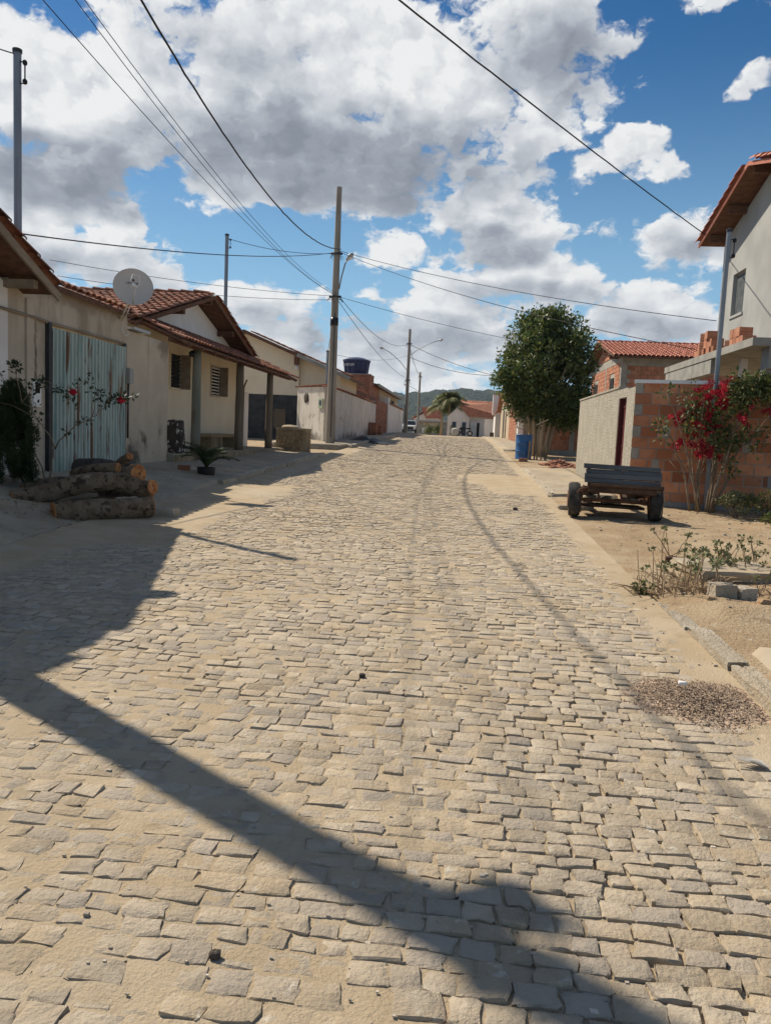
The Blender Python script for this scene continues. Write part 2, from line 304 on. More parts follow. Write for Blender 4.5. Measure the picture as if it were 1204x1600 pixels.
class MB:
    """collects shapes in world space; build() links them as one mesh object"""
    def __init__(s): s.v = []; s.f = []
    def add(s, vs, fs):
        o = len(s.v); s.v.extend([tuple(p) for p in vs]); s.f.extend([tuple(i+o for i in f) for f in fs]); return s
    def box(s, x0, x1, y0, y1, z0, z1):
        x0, x1 = min(x0, x1), max(x0, x1); y0, y1 = min(y0, y1), max(y0, y1); z0, z1 = min(z0, z1), max(z0, z1)
        v = [(x0, y0, z0), (x1, y0, z0), (x1, y1, z0), (x0, y1, z0), (x0, y0, z1), (x1, y0, z1), (x1, y1, z1), (x0, y1, z1)]
        return s.add(v, [(0, 3, 2, 1), (4, 5, 6, 7), (0, 1, 5, 4), (1, 2, 6, 5), (2, 3, 7, 6), (3, 0, 4, 7)])
    def obox(s, c, ax, ay, az, hx, hy, hz):
        c = Vector(c); ax, ay, az = Vector(ax)*hx, Vector(ay)*hy, Vector(az)*hz
        v = [c-ax-ay-az, c+ax-ay-az, c+ax+ay-az, c-ax+ay-az, c-ax-ay+az, c+ax-ay+az, c+ax+ay+az, c-ax+ay+az]
        return s.add(v, [(0, 3, 2, 1), (4, 5, 6, 7), (0, 1, 5, 4), (1, 2, 6, 5), (2, 3, 7, 6), (3, 0, 4, 7)])
    def beam(s, p0, p1, w, h, up=(0, 0, 1)):
        p0, p1 = Vector(p0), Vector(p1); a, d, u = frame_from(p1-p0, Vector(up))
        return s.obox((p0+p1)/2, a, d, u, w/2, (p1-p0).length/2, h/2)
    def tube(s, pts, r, n=8, caps=True):
        pts = [Vector(p) for p in pts]; k = len(pts)
        rr = r if isinstance(r, (list, tuple)) else [r]*k
        base = len(s.v); ref = None
        for i, p in enumerate(pts):
            d = (pts[min(i+1, k-1)] - pts[max(i-1, 0)])
            if d.length < 1e-9: d = Vector((0, 0, 1))
            a, _, u = frame_from(d) if ref is None else frame_from(d, ref)
            ref = u
            for j in range(n):
                t = 2*math.pi*j/n; s.v.append(tuple(p + a*math.cos(t)*rr[i] + u*math.sin(t)*rr[i]))
        for i in range(k-1):
            for j in range(n):
                a0 = base+i*n+j; a1 = base+i*n+(j+1) % n
                s.f.append((a0, a1, a1+n, a0+n))
        if caps:
            s.f.append(tuple(base+j for j in reversed(range(n)))); s.f.append(tuple(base+(k-1)*n+j for j in range(n)))
        return s
    def lathe(s, prof, c, n=24, ax=(1, 0, 0), ay=(0, 1, 0), az=(0, 0, 1), capb=True, capt=True):
        c = Vector(c); ax, ay, az = Vector(ax), Vector(ay), Vector(az); base = len(s.v)
        for (r, z) in prof:
            for j in range(n):
                t = 2*math.pi*j/n; s.v.append(tuple(c + ax*math.cos(t)*r + ay*math.sin(t)*r + az*z))
        for i in range(len(prof)-1):
            for j in range(n):
                a0 = base+i*n+j; a1 = base+i*n+(j+1) % n; s.f.append((a0, a1, a1+n, a0+n))
        if capb: s.f.append(tuple(base+j for j in reversed(range(n))))
        if capt: s.f.append(tuple(base+(len(prof)-1)*n+j for j in range(n)))
        return s
    def prism(s, poly, ext):
        k = len(poly); e = Vector(ext); v = [Vector(p) for p in poly] + [Vector(p)+e for p in poly]
        f = [tuple(reversed(range(k))), tuple(range(k, 2*k))] + [(i, (i+1) % k, (i+1) % k+k, i+k) for i in range(k)]
        return s.add(v, f)
    def build(s, name, mat, parent=None, smooth=False, loc=None, auto=None, fix=True):
        o = Vector(loc) if loc is not None else (origin(parent) if parent is not None else Vector((0, 0, 0)))
        me = bpy.data.meshes.new(name)
        me.from_pydata([(p[0]-o.x, p[1]-o.y, p[2]-o.z) for p in s.v], [], s.f)
        if fix:
            import bmesh
            bm = bmesh.new(); bm.from_mesh(me); bmesh.ops.recalc_face_normals(bm, faces=bm.faces); bm.to_mesh(me); bm.free()
        me.materials.append(MATS[mat])
        if smooth: me.polygons.foreach_set('use_smooth', [True]*len(me.polygons))
        if auto is not None: me.set_sharp_from_angle(angle=R(auto))
        ob = bpy.data.objects.new(name, me); COL.objects.link(ob)
        if parent is not None: ob.parent = parent; ob.location = o - origin(parent)
        else: ob.location = o
        return ob
def np_mesh(name, verts, faces, mat, smooth=False):
    """verts (n,3), faces (m,4) numpy -> mesh"""
    me = bpy.data.meshes.new(name); n, m, k = len(verts), len(faces), faces.shape[1]
    me.vertices.add(n); me.vertices.foreach_set('co', np.asarray(verts, np.float32).ravel())
    me.loops.add(m*k); me.loops.foreach_set('vertex_index', np.asarray(faces, np.int32).ravel())
    me.polygons.add(m); me.polygons.foreach_set('loop_start', np.arange(0, m*k, k, dtype=np.int32))
    me.polygons.foreach_set('loop_total', np.full(m, k, np.int32))
    if smooth: me.polygons.foreach_set('use_smooth', np.ones(m, bool))
    me.update(); me.validate(); me.materials.append(MATS[mat]); return me
def sheet(name, xs, ys, hf, mat, parent=None, smooth=True, skirt=0.):
    V = np.array([(x, y, hf(x, y)) for y in ys for x in xs]); nx = len(xs); ny = len(ys)
    if skirt:           # a closed edge: the border turns down into the ground
        xs2 = [xs[0]-.01]+list(xs)+[xs[-1]+.01]; ys2 = [ys[0]-.01]+list(ys)+[ys[-1]+.01]; nx += 2; ny += 2
        cl = lambda v, a: min(max(v, a[0]), a[-1])
        V = np.array([(x, y, hf(cl(x, xs), cl(y, ys)) - (skirt if (i in (0, nx-1) or j in (0, ny-1)) else 0)) for j, y in enumerate(ys2) for i, x in enumerate(xs2)])
    i = np.arange((nx-1)*(ny-1)); r, c = i//(nx-1), i % (nx-1); a = r*nx+c
    F = np.stack([a, a+1, a+nx+1, a+nx], 1)
    return link(name, np_mesh(name, V, F, mat, smooth), parent)
def steps(*segs):
    out = []
    for (a, b, d) in segs:
        n = max(1, round((b-a)/d)); out += [a+(b-a)*i/n for i in range(n)]
    return out + [segs[-1][1]]
def rock(mb, c, hx, hy, hz, seed, ax=(1, 0, 0), ay=(0, 1, 0), az=(0, 0, 1), jit=.12, n=3, rnd=.22):
    """an uneven rounded block: a subdivided cube pulled towards a rounded shape"""
    c, ax, ay, az = Vector(c), Vector(ax), Vector(ay), Vector(az); idx = {}; vs = []; fs = []
    def vid(i, j, k):
        if (i, j, k) in idx: return idx[(i, j, k)]
        p = Vector((2*i/n-1, 2*j/n-1, 2*k/n-1)); m = max(abs(p.x), abs(p.y), abs(p.z)); q = p.normalized()*m*1.25
        p = p.lerp(q, rnd)
        p += Vector((nz(p.x*1.9+seed, p.y*1.9, p.z*1.9), nz(p.x*1.9, p.y*1.9+seed+9, p.z*1.9), nz(p.x*1.9, p.y*1.9, p.z*1.9+seed+4)))*jit
        vs.append(c + ax*p.x*hx + ay*p.y*hy + az*p.z*hz); idx[(i, j, k)] = len(vs)-1; return len(vs)-1
    for a in range(n):
        for b in range(n):
            for (k, fl) in ((0, 1), (n, 0)):
                q = [(a, b, k), (a+1, b, k), (a+1, b+1, k), (a, b+1, k)]; fs.append([vid(*t) for t in (reversed(q) if fl else q)])
                q = [(a, k, b), (a+1, k, b), (a+1, k, b+1), (a, k, b+1)]; fs.append([vid(*t) for t in (q if fl else reversed(q))])
                q = [(k, a, b), (k, a+1, b), (k, a+1, b+1), (k, a, b+1)]; fs.append([vid(*t) for t in (reversed(q) if fl else q)])
    return mb.add(vs, fs)
def leaves(name, centers, radii, per, size, mat, parent, seed=1, up=.35, aspect=.45, shell=.55, droop=0.):
    """many leaf-sized folded quads spread through clumps"""
    g = np.random.default_rng(seed); C = np.repeat(np.asarray(centers, float), per, 0); n = len(C)
    Rd = np.repeat(np.asarray(radii, float).reshape(len(centers), -1) * np.ones((1, 3)), per, 0)
    d = g.normal(size=(n, 3)); d /= np.linalg.norm(d, axis=1, keepdims=True)
    rad = shell + (1-shell)*g.random((n, 1))**.6
    P = C + d*Rd*rad
    out = d + np.array([0, 0, up]) + g.normal(size=(n, 3))*.55
    out[:, 2] -= droop
    out /= np.linalg.norm(out, axis=1, keepdims=True)
    t = g.normal(size=(n, 3)); side = np.cross(out, t); side /= np.linalg.norm(side, axis=1, keepdims=True)
    nrm = np.cross(side, out)
    L = size*(.65+.7*g.random((n, 1))); Wd = L*aspect
    V = np.stack([P, P+out*L*.5+side*Wd*.5+nrm*L*.08, P+out*L, P+out*L*.5-side*Wd*.5+nrm*L*.08], 1).reshape(-1, 3)
    V -= np.array(origin(parent)) if parent is not None else 0
    F = np.arange(n*4).reshape(n, 4)
    return link(name, np_mesh(name, V, F, mat), parent)
def catenary(p0, p1, sag, n=24):
    p0, p1 = Vector(p0), Vector(p1)
    return [p0.lerp(p1, i/n) - Vector((0, 0, sag*4*(i/n)*(1-i/n))) for i in range(n+1)]
def cable(name, label, p0, p1, sag, r, group='overhead cables', mat='black_cable', wob=0., n=24):
    pts = catenary(p0, p1, sag, n)
    if wob: pts = [p + Vector((nz(i*.9, 1)*wob, 0, nz(i*.9, 7)*wob)) for i, p in enumerate(pts)]
    o = MB().tube(pts, r, 5).build(name, mat, smooth=True, loc=pts[0], fix=False)
    return tag(o, label, 'cable', group)

def lettering(body, size, ext, mat, parent):
    cu = bpy.data.curves.new('lettering', 'FONT'); cu.body = body; cu.size = size; cu.align_x = 'CENTER'; cu.extrude = ext
    tmp = bpy.data.objects.new('lettering_curve', cu); COL.objects.link(tmp)
    me = bpy.data.meshes.new_from_object(tmp); bpy.data.objects.remove(tmp); me.materials.clear(); me.materials.append(MATS[mat])
    return link('lettering', me, parent)

# ------------------------------------------------------------------ the setting
XL, XR = -4.56, 1.72            # kerb lines
KEEP = dict()
def sand_level(x, y):
    s = -.0068 + .0035*nz(x*.9, y*.9, 3.) + .0040*nz(x*4, y*4, 1.) + .0042*nz(x*11, y*11, 6.)*max(0., min(1., (7-y)/3)) + .0018*nz(x*19, y*19, 5.)
    s += .0035*max(0., min(1., (.3-x)/1.2))*max(0., min(1., (4.6-y)/1.5))        # drifted sand on the near left
    tr = math.exp(-((x-.65-.04*(y-3))/.42)**2)*max(0., min(1., (6-y)/2.)); s -= .010*tr
    return s
def cover(x, y):
    """1 where sand or a concrete screed hides the stones"""
    c = 0.
    c = max(c, min(1., max(0., (-3.05 - x + .5*nz(x, y*.7, 9.))/.5))*min(1., max(0., (y-7.6)/.8))*min(1., max(0., (15.5-y)/2.)))
    c = max(c, min(1., max(0., (x+.1-.09*(19-y)+.4*nz(x, y, 2.))/.5))*min(1., max(0., (y-15.3)/.7))*min(1., max(0., (20.5+.6*nz(x*.8, 4.)-y)/.6)))
    return c
def road_h(x, y):
    e = max(0., (x-XR+.35)/.35)*.02 + max(0., (XL+.7-x)/.7)*.045
    return zg(y) + sand_level(x, y) + cover(x, y)*.02 + e
def near_dirt(x, y):
    b = .03 + .02*fz(x*.8, y*.8, 1.) + .014*fz(x*4, y*4, 4.)
    b += .10*math.exp(-((x-2.45)/.5)**2-((y-6.35)/.35)**2) + .07*math.exp(-((x-1.95)/.3)**2-((y-6.75)/.3)**2)
    b += .10*math.exp(-((x-3.6)/.7)**2-((y-9.2)/1.)**2)
    return b
gx = steps((-900, -60, 140), (-60, -14, 8), (-14, XL-.1, 1.2), (XL-.1, XL+.1, .2), (XL+.1, XR-.1, 1.5), (XR-.1, XR+.1, .2), (XR+.1, 14, 1.1), (14, 70, 8), (70, 900, 140))
gy = steps((-40, 0, 8), (0, 110, 2.), (110, 400, 30), (400, 2600, 200))
def ground_h(x, y):
    if XL-.05 < x < XR+.05: return zg(y) - .16
    return zg(y) - .03 - (.05 if y < 40 else 0)
tag(sheet('ground', gx, gy, ground_h, 'dirt'), kind='structure')
rx = steps((XL, -3.4, .06), (-3.4, XR, .03)); ry = steps((-3, .9, .4), (.9, 1.5, .1), (1.5, 4.6, .022), (4.6, 12, .055), (12, 26, .15), (26, 82, 1.))
road = sheet('road', rx, ry, road_h, 'sand'); tag(road, kind='structure')

# cobbles: rows across the road, every stone a block with its own outline and tilt
def cobble_geo(g, hx, hy, fine=False):
    """top centre at origin, half sizes hx, hy; edges uneven, some corners broken away"""
    us = [-1, -.86, 0, .86, 1] if fine else [-1, -.84, .84, 1]; m = len(us); L = m-1; vs = []; j = lambda a: (g.random()-.5)*2*a
    sk = (j(.13), j(.10)); tx, ty = j(.03), j(.045)
    cj = [[(j(.14), j(.14)) for _ in range(m)] for _ in range(m)]; chip = [g.random() < .22 for _ in range(4)]
    for a in range(m):
        for b in range(m):
            ed = (a in (0, L)) + (b in (0, L)); cr = 0.
            if ed == 2 and chip[(a > 0)*2 + (b > 0)]: cr = .22*g.random()+.08
            x = us[b]*hx*(1-.03*(ed == 2)-cr) + cj[a][b][0]*hx*(1. if ed else .5) + sk[0]*us[a]*hx
            y = us[a]*hy*(1-.03*(ed == 2)-cr) + cj[a][b][1]*hy*(1. if ed else .5) + sk[1]*us[b]*hy
            z = -.0014*ed - abs(j(.005))*(ed > 0) - cr*.02 + j(.0034) + tx*x + ty*y
            vs.append((x, y, z))
    fs = [(a*m+b, a*m+b+1, a*m+b+m+1, a*m+b+m) for a in range(L) for b in range(L)]
    ring = [b for b in range(m)] + [a*m+L for a in range(1, m)] + [L*m+b for b in range(L-1, -1, -1)] + [a*m for a in range(L-1, 0, -1)]
    n0 = len(vs); k = len(ring)
    for i in ring: x, y, z = vs[i]; vs.append((x*1.03, y*1.03, -.075))
    for i in range(k): q = (i+1) % k; fs.append((ring[q], ring[i], n0+i, n0+q))
    return vs, fs
def cobble_simple(g, hx, hy):
    j = lambda a: (g.random()-.5)*2*a; tx, ty = j(.04), j(.05)
    c = [(-hx+j(.1)*hx, -hy+j(.12)*hy), (hx+j(.1)*hx, -hy+j(.12)*hy), (hx+j(.1)*hx, hy+j(.12)*hy), (-hx+j(.1)*hx, hy+j(.12)*hy)]
    vs = [(x*.86, y*.82, tx*x+ty*y) for x, y in c] + [(x, y, -.010+tx*x+ty*y) for x, y in c] + [(x, y, -.06) for x, y in c]
    fs = [(0, 1, 2, 3)] + [(i+4, (i+1) % 4+4, (i+1) % 4, i) for i in range(4)] + [(i+8, (i+1) % 4+8, (i+1) % 4+4, i+4) for i in range(4)]
    return vs, fs
def build_cobbles():
    g = random.Random(11); VAR = []
    for k in range(40):
        vs, fs = cobble_geo(g, .5*.12, .5*.088, True)
        me = bpy.data.meshes.new('cobble'); me.from_pydata(vs, [], fs); me.materials.append(MATS['cobble'])
        me.polygons.foreach_set('use_smooth', [True]*len(me.polygons)); me.set_sharp_from_angle(angle=R(38)); VAR.append(me)
    spots = []; y = 1.0; r = 0
    while y < 62:
        dep = .072 + .032*g.random(); x = XL + .02 + .1*g.random()
        while x < XR-.05:
            wd = .082 + .078*g.random()
            if x+wd > XR+.02: break
            cx = x+wd/2; wave = .05*nz(cx*.5, y*.4, 7.) + .012*nz(cx*3, y*3)
            spots.append((cx, y+dep/2+wave, wd-.004-.008*g.random(), dep-.003-.007*g.random()))
            x += wd
        y += dep; r += 1
    keep = [s for s in spots if not (cover(s[0], s[1]) > .35+.3*g.random())]
    keep.sort(key=lambda s: (s[1]**2 + s[0]**2*.8) + (90 if not (-.62 < (s[0]+.1*s[1])/max(s[1], .1) < .55) else 0))
    mb = MB(); n = 0
    for (cx, cy, w, d) in keep:
        z = zg(cy) + (g.random()-.5)*.008 + .004*nz(cx*2, cy*2, 8.) - (.005 if g.random() < .22 else 0)
        a = (g.random()-.5)*.10
        if n < 300 and cy > 1.5:
            link('cobble', VAR[g.randrange(40)], road, (cx, cy, z), ((g.random()-.5)*.03+.03, (g.random()-.5)*.03, a + (math.pi if g.random() < .5 else 0)), (w/.12, d/.088, 1)); n += 1
            continue
        vs, fs = cobble_geo(g, w/2, d/2) if cy < 9 else cobble_simple(g, w/2, d/2)
        ca, sa = math.cos(a), math.sin(a)
        mb.add([(cx+x*ca-y_*sa, cy+x*sa+y_*ca, z+z_+.03*(y_)) for x, y_, z_ in vs], fs)
    o = mb.build('cobbles', 'cobble', road, smooth=True, auto=38, fix=False); o['kind'] = 'stuff'
build_cobbles()

# right hand dirt verge
vx = steps((XR, 5.5, .07), (5.5, 9, .5)); vy = steps((-2, 2, .5), (2, 11, .07), (11, 17, .12), (17, 46, .5))
tag(sheet('dirt_verge', vx, vy, lambda x, y: zg(y) + near_dirt(x, y)*min(1., .35+(x-XR)*1.6), 'dirt'), kind='structure')
# left pavement: falls from the house fronts to the kerb
def pave_h(x, y):
    t = max(0., min(1., (XL-x)/1.84)); wallz = .75 if y < 24 else zg(y)+.12
    e = max(0., min(1., (13.9-y)/1.5)); return lerp(zg(y)+.11 - .085*e, max(wallz, zg(y)+.13), t) + .012*fz(x*1.2, y*1.2, 2.) + .004*nz(x*7, y*7)
px_ = steps((-8.0, -6.4, .4), (-6.4, XL, .1))
tag(sheet('pavement_left', px_, steps((-4, 7, .3), (7, 24.4, .14)), lambda x, y: pave_h(x, y), 'concrete', skirt=.2), kind='structure')
tag(sheet('pavement_left_far', steps((-7.9, XL, .4)), steps((30.2, 78, .8)), lambda x, y: zg(y)+.12+.012*nz(x, y), 'concrete', skirt=.2), kind='structure')
tag(sheet('pavement_right_far', steps((1.72, 3.3, .4)), steps((34, 78, .8)), lambda x, y: zg(y)+.09+.012*nz(x, y), 'concrete', skirt=.2), kind='structure')
tag(sheet('concrete_apron', steps((XR-.05, 3.0, .1)), steps((15.2, 22.6, .2)), lambda x, y: zg(y)+.07+.01*nz(x*2, y*2)+.03*min(1, (x-XR+.05)/.5), 'concrete', skirt=.2), kind='structure')
tag(sheet('concrete_pad', steps((1.95, 3.3, .09)), steps((2.2, 5.45, .09)), lambda x, y: zg(y)+.085+.006*nz(x*3, y*3) - (.10 if (x < 2.0 or y > 5.35) else 0) - .03*max(0, nz(x*4, y*4, 3.)) * (x < 2.2), 'concrete', skirt=.2), kind='structure')

def kerb(name, spans, x, top, wid, seed):
    root = thing(name, None, None, (x, spans[0][0], zg(spans[0][0]))); root['kind'] = 'structure'
    for i, (a, b) in enumerate(spans):
        m = (a+b)/2; mb = MB(); g = random.Random(seed+i)
        sl = Vector((0, 1, .03)).normalized(); t = top if not callable(top) else top(m)
        rock(mb, (x+(g.random()-.5)*.03, m, zg(m)+t-.11), wid/2, (b-a)/2, .11, seed+i*3.3, ay=sl, az=Vector((0, -.03, 1)).normalized(), jit=.16, n=6, rnd=.07)
        mb.build('kerb_stone', 'kerbstone', root, smooth=True, auto=40)
    return root
kerb('kerb_right', [(1.9, 2.9), (2.95, 4.12), (4.19, 4.86), (4.92, 5.72), (5.84, 6.7), (6.8, 7.8), (7.9, 9.0), (9.1, 10.2), (10.3, 11.6), (11.7, 13), (13.1, 14.2), (15.3, 16.4), (16.5, 17.6), (17.7, 19), (19.1, 20.4), (20.5, 21.8)],
     XR+.06, lambda y: .075 if y < 5.8 else (.03 if y < 6.8 else (.004 if y < 15 else .085)), .13, 3)
kerb('kerb_left', [(9.6, 10.4), (14.0, 14.9), (14.95, 15.9), (15.95, 17.0), (17.05, 18.0), (18.05, 19.1), (19.15, 20.2), (20.25, 21.3), (21.35, 22.4), (22.45, 23.5), (23.55, 24.5)],
     XL+.04, lambda y: .125 if y > 12 else .09, .17, 40)
kerb('kerb_left_far', [(30.2+i*1.6, 31.75+i*1.6) for i in range(14)], XL+.04, .14, .17, 70)

# distant wooded hills
def hills():
    xs = np.linspace(-1500, 1400, 420); ys = np.concatenate([np.linspace(900, 1500, 90), np.linspace(1530, 2400, 10)])
    def h(x, y):
        ridge = 80 + 20*nz(x*.0021+3.1, .4) + 9*nz(x*.009, 1.7) + 6*math.exp(-((x-30)/260)**2)
        t = max(0., min(1., (y-900)/560)); t = t*t*(3-2*t)
        gull = 1 - .25*abs(nz(x*.006, y*.004, 2.))
        e = ridge*t*gull + (9*abs(nz(x*.035, y*.035, 3.)) + 6*nz(x*.09, y*.09, 5.))*min(1, t*3)
        return 1. + e
    o = sheet('hills', list(xs), list(ys), h, 'hill_green'); tag(o, kind='structure')
hills()

# ------------------------------------------------------------------ roof tiles
def tile_geo(w=.19, L=.43, h=.062, seg=6):
    vs = []; fs = []
    for (y, ww, lift) in ((0., w, .026), (L, w*.8, .0)):
        for i in range(seg+1):
            t = math.pi*i/seg; vs.append((-math.cos(t)*ww/2, y, math.sin(t)*h*(ww/w)+lift))
    k = seg+1
    for i in range(seg): fs.append((i, i+1, i+1+k, i+k))
    for i in range(seg+1):
        t = math.pi*i/seg; vs.append((-math.cos(t)*w/2*.84, .004, math.sin(t)*h*.8+.018))
    for i in range(seg): fs.append((i+1, i, 2*k+i, 2*k+i+1))
    return vs, fs
TILE = {}
def tile_mesh(mat):
    if mat not in TILE:
        vs, fs = tile_geo(); me = bpy.data.meshes.new('roof_tile'); me.from_pydata(vs, [], fs); me.materials.append(MATS[mat])
        me.polygons.foreach_set('use_smooth', [True]*len(me.polygons)); me.set_sharp_from_angle(angle=R(50)); TILE[mat] = me
    return TILE[mat]
def tiles(parent, p0, du, dv, nu, nv, mat, pu=.205, pv=.36, pieces=True, seed=1, skip=None):
    """cover tiles of one roof slope; p0 eave corner, du along the eave, dv up the slope"""
    g = random.Random(seed); du, dv, p0 = Vector(du).normalized(), Vector(dv).normalized(), Vector(p0); n = du.cross(dv)
    mb = MB(); vs, fs = tile_geo(); cnt = 0
    for j in range(nv):
        for i in range(nu):
            p = p0 + du*(i*pu+pu/2+(g.random()-.5)*.018) + dv*(j*pv+(g.random()-.5)*.02) + n*(.012+.008*g.random())
            if skip and skip(p): continue
            a = (g.random()-.5)*.05
            d2 = (dv*math.cos(a)+du*math.sin(a)).normalized(); u2 = d2.cross(n).normalized()
            M = Matrix((u2, d2, n)).transposed()
            if pieces and cnt < 300:
                link('roof_tile', tile_mesh(mat), parent, p, M.to_euler()); cnt += 1
            else:
                mb.add([p + M @ Vector(v) for v in vs], fs)
    if mb.v:
        o = mb.build('roof_tiles', mat, parent, smooth=True, auto=50, fix=False); o['kind'] = 'stuff'
def ridge_tiles(parent, a, b, mat, pu=.36):
    a, b = Vector(a), Vector(b); d = (b-a).normalized(); k = int((b-a).length/pu)
    s, _, u = frame_from(d); M = Matrix((s, d, u)).transposed()
    for i in range(k):
        o = link('ridge_tile', tile_mesh(mat), parent, a+d*(i*pu) + u*(.02+.006*(i % 2)), M.to_euler()); o.scale = (1.25, 1, 1.25)

def verge_tiles(parent, lo, hi, mat, pv=.36):
    lo, hi = Vector(lo), Vector(hi); d = (hi-lo).normalized(); n = Vector((1, 0, 0)).cross(d)
    if n.z < 0: n = -n
    u = d.cross(n).normalized(); M = Matrix((u, d, n)).transposed(); k = int((hi-lo).length/pv)
    for i in range(k):
        o = link('verge_tile', tile_mesh(mat), parent, lo+d*(i*pv+.004*nz(i*3.3, lo.y))+n*(.035+.006*(i % 2)), M.to_euler()); o.scale = (1, 1, 1.1)

# ------------------------------------------------------------------ left side: white gabled house at the edge of the picture
def near_house():
    t = thing('gabled_house', 'white gabled house with red tiled verge cut off by the left edge', 'house', (-6.4, 7.0, .6))
    XW, XV, YR, ZR, YE, ZE = -6.4, -5.9, 7.09, 4.9, 10.67, 3.36
    Y0 = 2*YR - YE
    sl = (ZR-ZE)/(YE-YR)
    w = MB().prism([(XW, Y0+.45, .3), (XW, 10.3, .3), (XW, 10.3, ZR-sl*(10.3-YR)-.16), (XW, YR, ZR-.16), (XW, Y0+.45, ZE+sl*.45-.16)], (-7.5, 0, 0))
    w.build('wall', 'white_wall', t)
    rf = MB()
    for sgn in (1, -1):
        a = (XV, YR, ZR); b = (XV, YR+sgn*(YE-YR), ZE)
        rf.prism([(XV, YR, ZR), b, (XV, b[1], b[2]-.05), (XV, YR, ZR-.05)], (-8.2, 0, 0))
    roof = rf.build('roof', 'roof_wood', t)
    for sgn in (1, -1):
        p0 = Vector((XV, YR+sgn*(YE-YR), ZE)); dv = Vector((0, -sgn*(YE-YR), ZR-ZE))
        du = Vector((-1, 0, 0)) if sgn > 0 else Vector((1, 0, 0))
        if sgn < 0: p0 = p0 + Vector((-.205*12, 0, 0))
        nv = int(dv.length/.36)
        tiles(roof, p0, du, dv, 12, nv, 'clay_tile', seed=5+sgn)
    verge_tiles(roof, (XV+.03, YE+.03, ZE), (XV+.03, YR, ZR), 'clay_tile'); verge_tiles(roof, (XV+.03, Y0-.03, ZE), (XV+.03, YR, ZR), 'clay_tile')
    d = Vector((0, -(YE-YR), ZR-ZE)).normalized()
    MB().beam((XV+.03, YE+.04, ZE-.085), (XV+.03, YR, ZR-.085), .035, .11).build('fascia_board', 'fascia_wood', t)
    MB().beam((XV+.03, 2*YR-YE-.04, ZE-.085), (XV+.03, YR-.02, ZR-.085), .035, .11).build('fascia_board', 'fascia_wood', t)
    for yy in (10.25, 9.35, 8.3, YR):
        z = ZR - sl*(yy-YR) - .13
        MB().box(-7.0, XV-.06, yy-.055, yy+.055, z-.09, z+.02).build('purlin_end', 'roof_wood' if yy < 10 else 'fascia_wood', t)
near_house()

def dish(name, label, c, aim, rad, root_at, parent_wall_pt, text=True):
    """offset dish with mast and feed arm, seen from the front"""
    t = thing(name, label, 'dish', root_at, 'satellite dishes')
    aim = Vector(aim).normalized(); s, d, u = frame_from(aim); c = Vector(c)
    prof = []
    for i in range(9):
        r = rad*i/8; prof.append((max(r, .002), .16*rad*(r/rad)**2))
    mb = MB(); mb.lathe(prof, c-d*.16*rad*1, 32, s, u, d, capb=False, capt=False)
    mb.lathe([(max(r, .002), z-.012) for r, z in prof], c-d*.16*rad, 32, s, u, d, capb=False, capt=False)
    mb.lathe([(rad*1.0, .16*rad-.014), (rad*1.02, .16*rad-.008), (rad*1.02, .16*rad+.004), (rad*.99, .16*rad+.004)], c-d*.16*rad, 32, s, u, d, capb=False, capt=False)
    rf = mb.build('reflector', 'dish_paint', t, smooth=True, auto=50)
    f = c + d*rad*.62 - u*rad*.28
    MB().tube([c-u*rad*.93-d*.02, c-u*rad*.8+d*rad*.3, f], .012, 8).build('feed_arm', 'dish_paint', t, smooth=True)
    MB().lathe([(.02, -.06), (.033, -.05), (.033, .03), (.024, .05)], f, 14, s, u, -d).build('receiver', 'white_plastic', t, smooth=True, auto=40)
    w = Vector(parent_wall_pt)
    MB().tube([w, w.lerp(c-d*.12, .5)+Vector((0, 0, -.05)), c-d*.1], .022, 10).build('mast', 'dish_paint', t, smooth=True)
    loop = [f + d*.03, f + u*.10+s*.05, f+u*.22+s*.02, f+u*.20-s*.09, f+u*.05-s*.10, f-u*.03-s*.03, c-u*rad*.85+d*.05, w+Vector((.05, .05, -.02)), w+Vector((.04, .03, -.2)), w+Vector((.05, .14, -.28)), w+Vector((.05, .3, -.22))]
    MB().tube(loop, .006, 6).build('coax_cable', 'white_paint', t, smooth=True)
    if text:
        e = c + u*rad*.40 - d*.052
        k = MB(); k.add([e+s*-.028+d*.02-u*.01, e+s*.028+d*.02-u*.01, e+u*.035+d*.02], [(0, 1, 2)]); k.build('emblem', 'ink', rf, fix=False)
        o = lettering('CENTURY', .055, .0005, 'ink', rf)
        # text plane faces along +d: right vector is -s seen from the front
        M = Matrix((-s, u, d)).transposed(); o.rotation_euler = M.to_euler(); o.location = (e - u*.075 + d*.014) - origin(rf)
    return t

